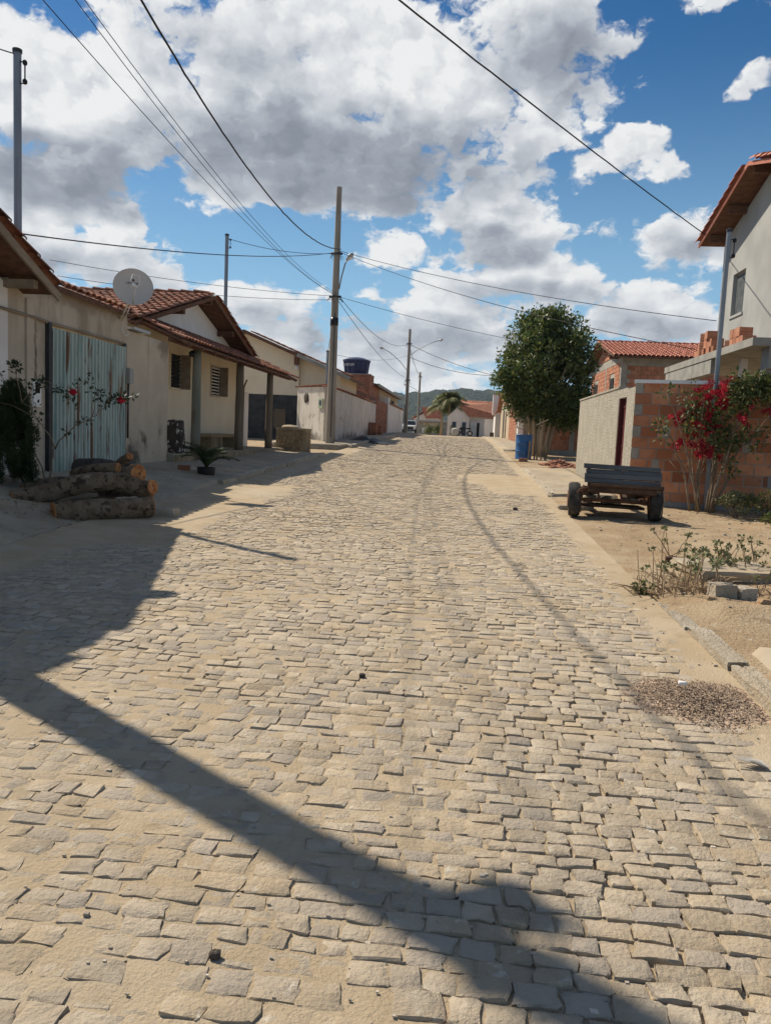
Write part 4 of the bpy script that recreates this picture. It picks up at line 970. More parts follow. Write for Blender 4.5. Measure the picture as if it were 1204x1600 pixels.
def gable_house_l3():
    Y = 38.0
    t = thing('yard_house', 'cream house with dark painted base and sloping roof behind the porch', 'house', (-9, Y, 1.0))
    MB().prism([(-14, Y, .8), (-8.35, Y, .8), (-8.35, Y, 5.33), (-11.1, Y, 6.2), (-14, Y, 5.2)], (0, 6, 0)).build('wall', 'cream_wall', t)
    MB().prism([(-8.345, Y+.25, .8), (-6.3, Y+.25, .8), (-6.3, Y+.25, 4.35), (-8.345, Y+.25, 5.33)], (0, 5.7, 0)).build('side_wall', 'cream_wall', t)
    MB().box(-14, -8.36, Y-.012, Y-.004, .82, 3.25).build('dark_base', 'charcoal_paint', t)
    rf = MB().prism([(-5.75, Y-.35, 4.25), (-11.1, Y-.35, 6.36), (-11.1, Y-.35, 6.26), (-5.75, Y-.35, 4.13)], (0, 6.8, 0)); rf.prism([(-11.1, Y-.35, 6.36), (-14.4, Y-.35, 5.2), (-14.4, Y-.35, 5.1), (-11.1, Y-.35, 6.26)], (0, 6.8, 0))
    roof = rf.build('roof', 'roof_wood', t)
    dv = Vector((-5.35, 0, 2.11)); tiles(roof, (-5.7, Y-.4, 4.26), (0, 1, 0), dv, 8, int(dv.length/.36), 'clay_tile', seed=41, pieces=False)
    MB().beam((-5.72, Y-.37, 4.16), (-8.4, Y-.37, 5.22), .05, .18).build('fascia_board', 'raw_concrete', t)
    MB().beam((-8.42, Y-.37, 5.22), (-11.1, Y-.37, 6.28), .05, .16).build('fascia_board', 'roof_wood', t)
    l = MB().box(-8.55, -8.35, Y-.3, Y-.01, 4.75, 5.15).build('purlin_end', 'roof_wood', t)
    MB().lathe([(.06, 0), (.1, .1), (.04, .22)], (-8.45, Y-.15, 4.5), 10).build('wall_lamp', 'white_plastic', t, smooth=True)
    w = MB().box(-9.6, -8.9, Y-.03, Y-.013, 1.6, 2.6).build('window', 'charcoal_paint', t)
    MB().box(-9.55, -8.95, Y-.04, Y-.031, 1.65, 2.55).build('pane', 'glass_dark', w)
gable_house_l3()
metal_pole('service_pole', 'short service pole behind the white yard wall', -6.75, 37.0, .9, 5.35, .14)

def tank_tower():
    t = thing('tank_tower', 'red brick tower carrying the blue water tank', 'tower', (-7.5, 52, 1.5))
    MB().box(-8.45, -6.45, 51, 53.2, 1.4, 5.36).build('core', 'mortar', t)
    mb = MB(); g = random.Random(5)
    for k in range(20):
        z = 1.5+k*.195; off = .15*(k % 2)
        for i in range(8):
            x0 = max(-8.45, -8.6+i*.29+off); x1 = min(-6.45, -8.6+i*.29+off+.275)
            if x1-x0 > .05: mb.box(x0, x1, 50.985, 51.03, z, z+.18)
        for i in range(9):
            y0 = max(51.0, 50.9+i*.29+off); y1 = min(53.2, 50.9+i*.29+off+.275)
            if y1-y0 > .05: mb.box(-6.48, -6.435, y0, y1, z, z+.18)
    o = mb.build('bricks', 'dark_brick', t); o['kind'] = 'stuff'
    MB().box(-6.70, -6.42, 50.96, 51.24, 1.4, 5.37).build('corner_column', 'dark_brick', t)
    MB().box(-8.5, -6.4, 50.95, 53.25, 5.372, 5.44).build('slab', 'raw_concrete', t)
    c = Vector((-7.5, 52.0, 5.44))
    w = thing('water_tank', 'dark blue round water tank on the brick tower', 'water tank', c)
    prof = [(.72, 0), (.74, .05), (.80, .4), (.80, .44), (.85, .80), (.93, .82), (.93, .90)]
    tk = MB().lathe(prof, c, 32, capt=False).build('body', 'blue_tank', w, smooth=True, auto=30)
    for i in range(12):
        a = 2*math.pi*i/12; d = Vector((math.cos(a), math.sin(a), 0)); MB().beam((c+d*.77+Vector((0, 0, .04)))[:], (c+d*.87+Vector((0, 0, .8)))[:], .1, .05, d).build('rib', 'blue_tank', tk)
    MB().lathe([(.94, .90), (.95, .94), (.85, .97), (.5, 1.10), (.25, 1.14), (.02, 1.15)], c, 32).build('lid', 'blue_tank', w, smooth=True, auto=30)
    o = lettering('FORTLEV', .22, .004, 'white_paint', tk); o.rotation_euler = (R(90), 0, R(-24)); o.location = (-.40, -.87, .50)
tank_tower()

def yard_l4():
    t = thing('low_house', 'low brown roofed house behind the white yard wall', 'house', (-8, 46, 1.2))
    MB().box(-10.5, -7.0, 44.5, 49.5, 1.1, 4.1).build('wall', 'tan_wall', t)
    rf = MB().prism([(-6.4, 44.2, 3.95), (-9.2, 44.2, 5.1), (-9.2, 44.2, 5.0), (-6.4, 44.2, 3.85)], (0, 5.6, 0)).build('roof', 'roof_wood', t)
    tiles(rf, (-6.35, 44.2, 3.96), (0, 1, 0), (-2.8, 0, 1.15), 27, 8, 'clay_tile', seed=51, pieces=False)
yard_l4()
def street_house_l5():
    t = thing('street_house', 'tan plastered house with shed roof beyond the brick gateway', 'house', (-6.6, 62, 1.5))
    MB().box(-12, -6.6, 53.6, 74, 1.4, 4.95).build('wall', 'tan_wall', t)
    MB().box(-6.62, -6.57, 53.6, 58, 1.4, 4.9).build('brick_bay', 'dark_brick', t)
    rf = MB().prism([(-6.15, 53.3, 4.95), (-12.2, 53.3, 6.2), (-12.2, 53.3, 6.1), (-6.15, 53.3, 4.82)], (0, 21.3, 0)).build('roof', 'roof_wood', t)
    MB().box(-6.17, -6.08, 53.28, 74.62, 4.8, 4.99).build('fascia_board', 'raw_concrete', t)
    MB().box(-6.585, -6.5, 65.2, 65.6, 1.5, 4.7).build('pilaster', 'white_wall', t)
    w = MB().box(-6.58, -6.555, 67.8, 70.2, 3.2, 4.5).build('window', 'charcoal_paint', t)
    for z in (3.5, 3.8, 4.1): MB().box(-6.555, -6.54, 67.85, 70.15, z, z+.05).build('bar', 'dark_metal', w)
street_house_l5()
def brick_gateway():
    t = thing('brick_gateway', 'bricked-up red gateway with a white pillar between white walls', 'wall', (-5.9, 55, 1.5))
    MB().box(-6.1, -5.94, 50.62, 58.0, 1.4, 3.72).build('core', 'mortar', t)
    mb = MB()
    for k in range(12):
        for i in range(25):
            y = 50.64+i*.295; mb.box(-5.945, -5.90, y, y+.275, 1.5+k*.19, 1.5+k*.19+.175)
    o = mb.build('bricks', 'dark_brick', t); o['kind'] = 'stuff'
    MB().box(-6.15, -5.84, 58.02, 58.7, 1.4, 4.3).build('pillar', 'white_wall', t)
brick_gateway()
def far_white_wall():
    t = thing('far_white_wall', 'short clean white yard wall beside the distant lamp pole', 'wall', (-5.9, 65, 1.55))
    MB().box(-6.1, -5.9, 58.72, 72.6, 1.4, 3.82).build('wall', 'white_wall', t)
    MB().box(-6.3, -5.8, 58.71, 72.7, 3.822, 3.93).build('coping', 'clay_tile', t)
far_white_wall()

def tarp():
    t = MB(); g = random.Random(6)
    xs = [(-5.5+i*.11) for i in range(19)]; V = []; n = 9
    for i, x in enumerate(xs):
        for j in range(n):
            y = 36.9 - i*.06 + (j-4)*.16; e = math.sin(math.pi*j/(n-1))*math.sin(math.pi*min(1, (i+.6)/18.6))
            V.append((x, y, zg(y)+.115+e*(.20+.16*nz(x*3, y*3, 1.))+.02*abs(nz(x*9, y*9)) - (.0 if x < XL else .08)))
    F = [(i*n+j, (i+1)*n+j, (i+1)*n+j+1, i*n+j+1) for i in range(18) for j in range(n-1)]
    o = t.add(V, F).build('black_tarp', 'tarp', smooth=True, loc=(-4.6, 36.4, zg(36.4)+.1)); tag(o, 'crumpled black plastic sheet heaped on the far left pavement', 'tarp')
    for i, (x, y, h, w, lb) in enumerate(((-5.62, 47.2, .75, .5, 'tall upright stack of red clay bricks against the white wall'), (-5.5, 48.4, .45, .6, 'low stack of red clay bricks against the white wall'))):
        th = thing('brick_stack', lb, 'bricks', (x, y, zg(y)+.13)); k = int(h/.19)
        for q in range(k+1):
            for s in (0, 1): MB().box(x-w/2+s*w/2+.01, x-w/2+(s+1)*w/2-.01, y-.25, y+.25, zg(y)+.13+q*.19, zg(y)+.13+q*.19+.18).build('brick', 'dark_brick', th)
tarp()

# ------------------------------------------------------------------ far end of the street
def wheel(parent, c, r, w, axis=(1, 0, 0), nm='wheel', m='rubber', hub='sheet_metal'):
    ax = Vector(axis).normalized(); s, d, u = frame_from(ax)
    o = MB().lathe([(r*.55, -w/2), (r*.93, -w/2), (r, -w*.28), (r, w*.28), (r*.93, w/2), (r*.55, w/2)], c, 22, s, u, d).build(nm, m, parent, smooth=True, auto=40)
    MB().lathe([(r*.54, -w/2-.004), (r*.5, -w*.6), (r*.12, -w*.62)], c, 16, s, u, d, capb=False).build('rim', hub, o)
    MB().lathe([(r*.12, w*.62), (r*.5, w*.6), (r*.54, w/2+.004)], c, 16, s, u, d, capt=False).build('rim', hub, o)
    return o
def pickup():
    x, y, z = -6.75, 95, 1.64
    t = thing('pickup_truck', 'silver pickup truck parked nose towards us behind the distant pole', 'pickup', (x, y, z))
    sec = [(-2.5, .55, 1.0, .80), (-2.35, .45, 1.08, .88), (-1.0, .42, 1.12, .90), (2.6, .42, 1.10, .90), (2.7, .5, 1.0, .88)]
    mb = MB(); V = []
    for (dy, z0, z1, w) in sec:
        V += [(x-w, y+dy, z+z0), (x+w, y+dy, z+z0), (x+w*1.02, y+dy, z+(z0+z1)/2), (x+w*.95, y+dy, z+z1), (x-w*.95, y+dy, z+z1), (x-w*1.02, y+dy, z+(z0+z1)/2)]
    F = [tuple(reversed(range(6))), tuple(range(24, 30))]
    for i in range(4):
        for j in range(6): F.append((i*6+j, i*6+(j+1) % 6, (i+1)*6+(j+1) % 6, (i+1)*6+j))
    mb.add(V, F).build('body', 'car_paint', t)
    cab = MB(); cab.add([(x-.84, y-1.1, z+1.1), (x+.84, y-1.1, z+1.1), (x+.84, y+1.2, z+1.1), (x-.84, y+1.2, z+1.1), (x-.64, y-.45, z+1.68), (x+.64, y-.45, z+1.68), (x+.66, y+.9, z+1.68), (x-.66, y+.9, z+1.68)],
                    [(4, 5, 6, 7), (0, 1, 5, 4), (1, 2, 6, 5), (2, 3, 7, 6), (3, 0, 4, 7)]); cb = cab.build('cabin', 'car_paint', t)
    MB().add([(x-.76, y-1.07, z+1.15), (x+.76, y-1.07, z+1.15), (x+.62, y-.52, z+1.63), (x-.62, y-.52, z+1.63)], [(0, 1, 2, 3)]).build('windscreen', 'glass_dark', cb, fix=False).location.y -= .02
    MB().box(x-.55, x+.55, y-2.54, y-2.50, z+.62, z+.88).build('grille', 'black_plastic', t)
    MB().box(x-.86, x+.86, y-2.60, y-2.47, z+.38, z+.58).build('bumper', 'dark_metal', t)
    for s in (-1, 1):
        MB().box(x+s*.60, x+s*.82, y-2.52, y-2.42, z+.70, z+.90).build('headlight', 'white_plastic', t)
        MB().box(x+s*.93, x+s*1.08, y-.95, y-.85, z+1.08, z+1.26).build('mirror', 'black_plastic', t)
        for yy in (-1.7, 1.7): wheel(t, (x+s*.78, y+yy, z+.36), .36, .22)
pickup()
def far_red_house():
    t = thing('far_red_house', 'small white house with bright red roof below the hills', 'house', (-5.5, 112, 1.6))
    MB().prism([(-7.3, 110, 1.5), (-3.6, 110, 1.5), (-3.6, 110, 3.9), (-5.6, 110, 5.0), (-7.3, 110, 3.9)], (0, 8, 0)).build('wall', 'white_wall', t)
    rf = MB().prism([(-3.4, 109.6, 3.85), (-5.2, 109.6, 5.65), (-5.2, 109.6, 5.5), (-3.4, 109.6, 3.75)], (0, 8.8, 0)); rf.prism([(-5.2, 109.6, 5.65), (-7.6, 109.6, 4.0), (-7.6, 109.6, 3.9), (-5.2, 109.6, 5.5)], (0, 8.8, 0))
    r = rf.build('roof', 'new_tile', t)
    MB().prism([(-6.4, 109.4, 5.6), (-3.6, 109.4, 5.45), (-3.2, 109.4, 4.1), (-5.6, 109.4, 4.0)], (0, .15, 0)).build('hip', 'new_tile', r)
    s = thing('grey_shed', 'low grey shed with flat roof behind the palm', 'shed', (-3.9, 92, 1.65))
    MB().box(-5.75, -2.0, 92, 96, 1.55, 3.25).build('wall', 'raw_concrete', s)
    MB().box(-5.0, -3.2, 91.985, 91.999, 1.9, 3.1).build('opening', 'tan_wall', s)
    MB().box(-5.9, -1.85, 91.6, 96.2, 3.252, 3.42).build('roof', 'sheet_metal', s)
    MB().box(-5.1, -4.75, 91.9, 91.98, 1.9, 2.6).build('post', 'white_paint', s)
far_red_house()
def palm(x, y, h, label, seed):
    z = zg(y)-.02; c = Vector((x, y, z)); t = thing('palm_tree', label, 'palm', c, 'small palms at the end of the street')
    MB().tube([c, c+Vector((.06, 0, h*.5)), c+Vector((0, 0, h*.66))], [.13, .09, .08], 8).build('trunk', 'tree_stem', t, smooth=True)
    top = c+Vector((0, 0, h*.66)); g = random.Random(seed); mb = MB()
    for i in range(52):
        a = g.random()*6.28; el = .1+1.35*g.random(); L = h*.36*(.85+.3*g.random()); pts = []
        for k in range(8):
            s = k/7; pts.append(top+Vector((math.cos(a)*L*s*math.cos(el)*1.15, math.sin(a)*L*s*math.cos(el)*1.15, L*s*math.sin(el)*1.35-L*.85*s*s)))
        sd = Vector((-math.sin(a), math.cos(a), 0))
        for k in range(7):
            for q in (0, .33, .66):
                b = pts[k].lerp(pts[k+1], q)
                for sg in (-1, 1):
                    w = L*.36*math.sin(math.pi*(k+q+.8)/8.6); dd = (pts[k+1]-pts[k]).normalized()
                    mb.add([b, b+dd*.11, b+sd*sg*w+dd*w*.5-Vector((0, 0, w*.5))], [(0, 1, 2)])
    mb.build('crown', 'palm_leaf', t, fix=False)
palm(-1.75, 80.5, 5.3, 'taller palm with yellow green crown in front of the white house', 3)
palm(-2.55, 82, 4.7, 'shorter palm on the left of the pair', 5)
def shrub(name, label, c, rx, rz, n, size, mat, seed, group=None, per=90, cat='shrub'):
    c = Vector(c); t = thing(name, label, cat, c, group); g = random.Random(seed); C = []; st = MB()
    for i in range(n):
        a = g.random()*6.28; q = g.random()**.5*rx*.75; z = rz*(.25+.7*g.random())*(1-.4*(q/rx)**2); p = c+Vector((math.cos(a)*q, math.sin(a)*q, z))
        C.append(tuple(p)); st.tube([c+Vector((math.cos(a)*.03, math.sin(a)*.03, -.02)), c.lerp(p, .5)+Vector((0, 0, .05*rz)), p], [.012*rz+.003, .008*rz+.002, .004], 4)
    st.build('stems', 'stem', t)
    leaves('foliage', C, [(rx*.3, rx*.3, rz*.16)]*n, per, size, mat, t, seed)
    return t
shrub('dark_shrub', 'dark bushy shrub in front of the grey shed', (-4.1, 88, 1.62), .9, 1.2, 16, .12, 'tree_leaf', 4)
shrub('dark_shrub', 'dark shrub between the shed and the palms', (-2.9, 84, 1.62), .7, 1.1, 12, .12, 'tree_leaf', 6)
shrub('dark_shrub', 'green shrub at the foot of the taller palm', (-1.3, 79.6, 1.62), .45, 1.3, 10, .12, 'bush_leaf', 9)

def far_white_house():
    Y = 80.0
    t = thing('far_white_house', 'white house with brown tiled roof closing the end of the street', 'house', (.8, Y, 1.6))
    MB().box(-.5, 3.6, Y, Y+5, 1.4, 3.9).build('wall', 'white_wall', t)
    MB().prism([(-1.85, Y-.6, 1.4), (.35, Y-.6, 1.4), (.35, Y-.6, 3.75), (-.75, Y-.6, 4.75), (-1.85, Y-.6, 3.6)], (0, 5, 0)).build('gable_wall', 'white_wall', t)
    rf = MB().prism([(-.75, Y-.8, 4.9), (.6, Y-.8, 3.75), (3.9, Y-.8, 3.8), (3.9, Y+2.4, 5.4), (-.5, Y+2.4, 5.4)], (0, .01, .12))
    rf = MB().add([(.3, Y-.85, 3.78), (3.9, Y-.5, 3.8), (3.9, Y+2.6, 5.42), (-.9, Y+2.6, 5.5), (-.78, Y-.85, 4.92), (.3, Y-.85, 3.66), (3.9, Y-.5, 3.68), (3.9, Y+2.6, 5.3), (-.9, Y+2.6, 5.38), (-.78, Y-.85, 4.8)],
                  [(0, 1, 2, 3, 4), (5, 9, 8, 7, 6), (0, 5, 6, 1), (1, 6, 7, 2), (2, 7, 8, 3), (3, 8, 9, 4), (4, 9, 5, 0)])
    roof = rf.build('roof', 'clay_tile', t)
    d1 = Vector((0, 3.1, 1.62)); tiles(roof, (.35, Y-.55, 3.84), (1, 0, 0), d1, 17, 9, 'clay_tile', seed=61, pieces=False)
    for (x0, x1, z1) in ((-1.35, -.95, 3.1), (-.35, .05, 3.1)):
        w = MB().box(x0, x1, Y-.64, Y-.604, 1.75, z1).build('window', 'blue_door', t); MB().box(x0+.06, x1-.06, Y-.66, Y-.641, 2.2, z1-.1).build('pane', 'glass_dark', w)
    g = MB().box(.5, 1.15, Y-.5, Y-.46, 1.6, 3.15).build('gate', 'sheet_metal', t)
    MB().box(1.16, 1.42, Y-.05, Y-.004, 1.6, 3.1).build('doorway', 'dark_void', t)
    MB().box(1.9, 4.0, Y-2.2, Y-2.0, 1.4, 3.5).build('yard_wall', 'white_wall', t)
    MB().box(1.85, 4.05, Y-2.25, Y-1.95, 3.502, 3.6).build('coping', 'clay_tile', t)
far_white_house()
def motorbike():
    x, y, z = -.15, 77.2, zg(77.2)+.01; t = thing('motorcycle', 'dark motorcycle parked in front of the white house', 'motorcycle', (x, y, z))
    for dx in (-.62, .62): wheel(t, (x+dx, y, z+.30), .30, .10, (0, 1, 0))
    MB().tube([(x-.62, y, z+.30), (x-.45, y, z+.62), (x-.36, y, z+.98)], .035, 6).build('fork', 'dark_metal', t)
    MB().tube([(x-.40, y, z+.75), (x-.1, y, z+.35), (x+.25, y, z+.34), (x+.62, y, z+.3)], .04, 6).build('frame', 'dark_metal', t)
    mb = MB(); rock(mb, (x-.1, y, z+.45), .22, .14, .17, 1.2, jit=.1); mb.build('engine', 'dark_metal', t, smooth=True)
    mb = MB(); rock(mb, (x-.12, y, z+.78), .24, .13, .12, 2.2, jit=.06, rnd=.5); mb.build('fuel_tank', 'black_plastic', t, smooth=True)
    mb = MB(); rock(mb, (x+.36, y, z+.78), .34, .12, .06, 3.2, jit=.06, rnd=.2); mb.build('seat', 'black_plastic', t, smooth=True)
    MB().tube([(x-.30, y-.36, z+1.02), (x-.36, y, z+1.0), (x-.30, y+.36, z+1.02)], .018, 6).build('handlebar', 'dark_metal', t)
    MB().lathe([(.09, 0), (.1, .06), (.04, .12)], (x-.48, y, z+.86), 12, (0, 1, 0), (0, 0, 1), (1, 0, 0)).build('headlight', 'white_plastic', t)
    MB().tube([(x, y+.05, z+.3), (x+.05, y+.3, z)], .015, 5).build('stand', 'dark_metal', t)
    mb = MB(); rock(mb, (-1.0, 76.6, zg(76.6)+.36), .30, .25, .37, 6.6, jit=.25, n=6, rnd=.6)
    tag(mb.build('bundle', 'pale_cloth', smooth=True, loc=(-1.0, 76.6, zg(76.6))), 'pale rounded bundle beside the motorcycle', 'bundle')
motorbike()
def right_far():
    X = 3.1
    t = thing('right_street_house', 'tan plastered house front with dark doorway beyond the tree', 'house', (X, 60, 1.5))
    MB().box(X, 9, 56.2, 70, 1.3, 4.2).build('wall', 'tan_wall', t)
    MB().prism([(X, 58, 4.2), (X, 70, 4.2), (X, 66, 5.3)], (5, 0, 0)).build('gable', 'tan_wall', t)
    MB().box(X-.012, X-.003, 60.2, 61.6, 1.5, 3.7).build('doorway', 'dark_void', t)
    MB().prism([(X-.35, 57.4, 4.05), (X-.35, 66, 5.45), (X-.35, 71, 4.1), (X-.35, 71, 3.95), (X-.35, 66, 5.3), (X-.35, 57.4, 3.93)], (6, 0, 0)).build('roof', 'clay_tile', t)
    b = thing('brick_house', 'bare brick house front next to the white pillar beyond the tree', 'house', (X, 50, 1.4))
    MB().box(X+.03, 9, 47.9, 56.15, 1.3, 3.7).build('wall', 'mortar', b)
    mb = MB()
    for k in range(12):
        for i in range(27): mb.box(X, X+.05, 47.95+i*.3, 47.95+i*.3+.28, 1.35+k*.195, 1.35+k*.195+.175)
    o = mb.build('bricks', 'house_brick', b); o['kind'] = 'stuff'
    MB().box(X-.03, X+.2, 47.2, 47.85, 1.2, 3.7).build('corner_column', 'raw_concrete', b)
    MB().box(X-.05, X+.25, 45.6, 46.6, 1.2, 3.6).build('white_pillar', 'white_wall', b)
    c = thing('white_gable', 'white wall stub with tiled edge at the end of the right side', 'wall', (2.9, 76, 1.6))
    MB().box(2.72, 3.3, 72.5, 77, 1.4, 3.9).build('wall', 'white_wall', c)
    MB().box(2.55, 3.05, 76.2, 77.4, 3.9, 5.85).build('chimney', 'white_wall', c)
    MB().box(2.5, 3.1, 76.1, 77.5, 5.852, 5.95).build('cap', 'raw_concrete', c)
    MB().prism([(2.6, 71.5, 3.9), (3.6, 71.5, 5.3), (3.6, 71.5, 5.2), (2.6, 71.5, 3.8)], (0, 4.6, 0)).build('roof', 'clay_tile', c)
    mb = MB().box(2.35, 2.75, 74, 74.4, zg(74)+.08, zg(74)+.5); tag(mb.build('crate', 'cart_wood', loc=(2.5, 74.2, zg(74)+.08)), 'small brown crate at the foot of the far white wall', 'crate')
    metal_pole('service_pole', 'left one of two thin poles rising beside the tree crown', 3.0, 62.5, 1.5, 6.5, .12)
    metal_pole('service_pole', 'right one of two thin poles rising beside the tree crown', 3.35, 63.5, 1.5, 6.8, .12)
right_far()

# ------------------------------------------------------------------ right side: yard wall with door, and brick return
CB = Vector((3.06, 14.62, 0)); DB = Vector((.973, -.232, 0)).normalized(); NB = Vector((DB.y, -DB.x, 0))   # brick wall runs from CB along DB, faces NB
def yard_wall():
    X = 3.12
    t = thing('yard_wall', 'rough grey rendered yard wall with a dark red door', 'wall', (X, 18, .6))
    MB().box(X, X+.2, 16.40, 21.9, .3, 2.70).build('wall', 'rough_render', t)
    MB().box(X-.006, X+.2, 14.68, 15.62, .3, 2.64).build('wall', 'rough_render', t)
    MB().box(X+.002, X+.198, 15.62, 16.40, 2.49, 2.67).build('lintel', 'rough_render', t)
    d = MB().box(X+.10, X+.14, 15.63, 16.39, .35, 2.48).build('door', 'door_red', t)
    for z in (.7, 1.1, 1.5, 1.9, 2.3): MB().box(X+.085, X+.099, 15.66, 16.36, z, z+.03).build('rail', 'door_red', d)
    MB().box(X+.06, X+.099, 15.72, 15.76, 1.35, 1.5).build('handle', 'dark_metal', d)
    MB().box(X+.015, X+.195, 15.622, 15.66, .3, 2.485).build('jamb', 'door_red', t)
    MB().box(X+.015, X+.195, 16.36, 16.398, .3, 2.485).build('jamb', 'door_red', t)
    MB().box(X-.02, X+.22, 16.42, 21.92, 2.702, 2.74).build('coping', 'rough_render', t)
yard_wall()
def brick_wall():
    base = .40; L = 5.2
    t = thing('brick_wall', 'red hollow-brick wall with white coping behind the cart', 'wall', (CB.x, CB.y, base))
    up = Vector((0, 0, 1)); c = CB + DB*(L/2) + up*1.5
    MB().obox(c - NB*.10, DB, NB, up, L/2-.01, .088, 1.11).build('core', 'mortar', t)
    vs = MB(); rock(vs, (0, 0, 0), .14, .045, .09, 1.1, jit=.02, n=2, rnd=.03)
    metas = []
    for k in range(5):
        mb = MB(); rock(mb, (0, 0, 0), .140, .05, .092, k*3.1, jit=.03, n=2, rnd=.03); me = bpy.data.meshes.new('brick'); me.from_pydata(mb.v, [], mb.f); me.materials.append(MATS['hollow_brick']); metas.append(me)
    metam = []
    for me in metas[:2]: m2 = me.copy(); m2.materials.clear(); m2.materials.append(MATS['mortar']); metam.append(m2)
    a = math.atan2(DB.y, DB.x); g = random.Random(12)
    for k in range(11):
        z = .50+k*.199+.02; off = (.15 if k % 2 else 0.)
        for i in range(18):
            s0 = i*.30-.15+off; s1 = s0+.28
            s0c, s1c = max(s0, .0), min(s1, L)
            if s1c-s0c < .06: continue
            m = (s0c+s1c)/2; p = CB + DB*m - NB*(.05+.006*g.random()) + up*(z+.09)
            if k == 0:
                o = link('foundation_block', metas[i % 5], t, p, ((g.random()-.5)*.02, (g.random()-.5)*.02, a), ((s1c-s0c)/.28, 1.1, 1)); continue
            if (i == 0 and k % 2 == 0 and k > 0) or (k, i) in ((3, 1), (6, 2), (5, 6), (2, 8), (8, 4)):      # cement infill instead of a brick
                q = link('cement_infill', metam[i % 2], t, p + NB*.004, (0, 0, a), ((s1c-s0c)/.28*(1 if i == 0 else .5), 1, 1.05))
                if i: link('brick', metas[(i+k*2) % 5], t, p - DB*.0 - NB*.004, (0, 0, a), ((s1c-s0c)/.28, 1, .99))
                continue
            link('brick', metas[(i+k*2) % 5], t, p, ((g.random()-.5)*.015, (g.random()-.5)*.02, a), ((s1c-s0c)/.28, 1, .985+.03*g.random()))
    f = MB().obox(CB + DB*(L/2) - NB*.05 + up*.42, DB, NB, up, L/2, .09, .13); f.build('footing', 'raw_concrete', t)
    MB().obox(CB + DB*.72 - NB*.06 + up*2.715, DB, NB, up, .75, .09, .032).build('coping', 'white_paint', t)
    MB().obox(CB + DB*3.3 - NB*.06 + up*2.70, DB, NB, up, 1.8, .08, .03).build('coping', 'raw_concrete', t)
brick_wall()
q_ = CB + DB*1.34 + NB*.10
metal_pole('square_service_pole', 'tall grey service pole rising beside the brick wall', q_.x, q_.y, .4, 5.28, .085)

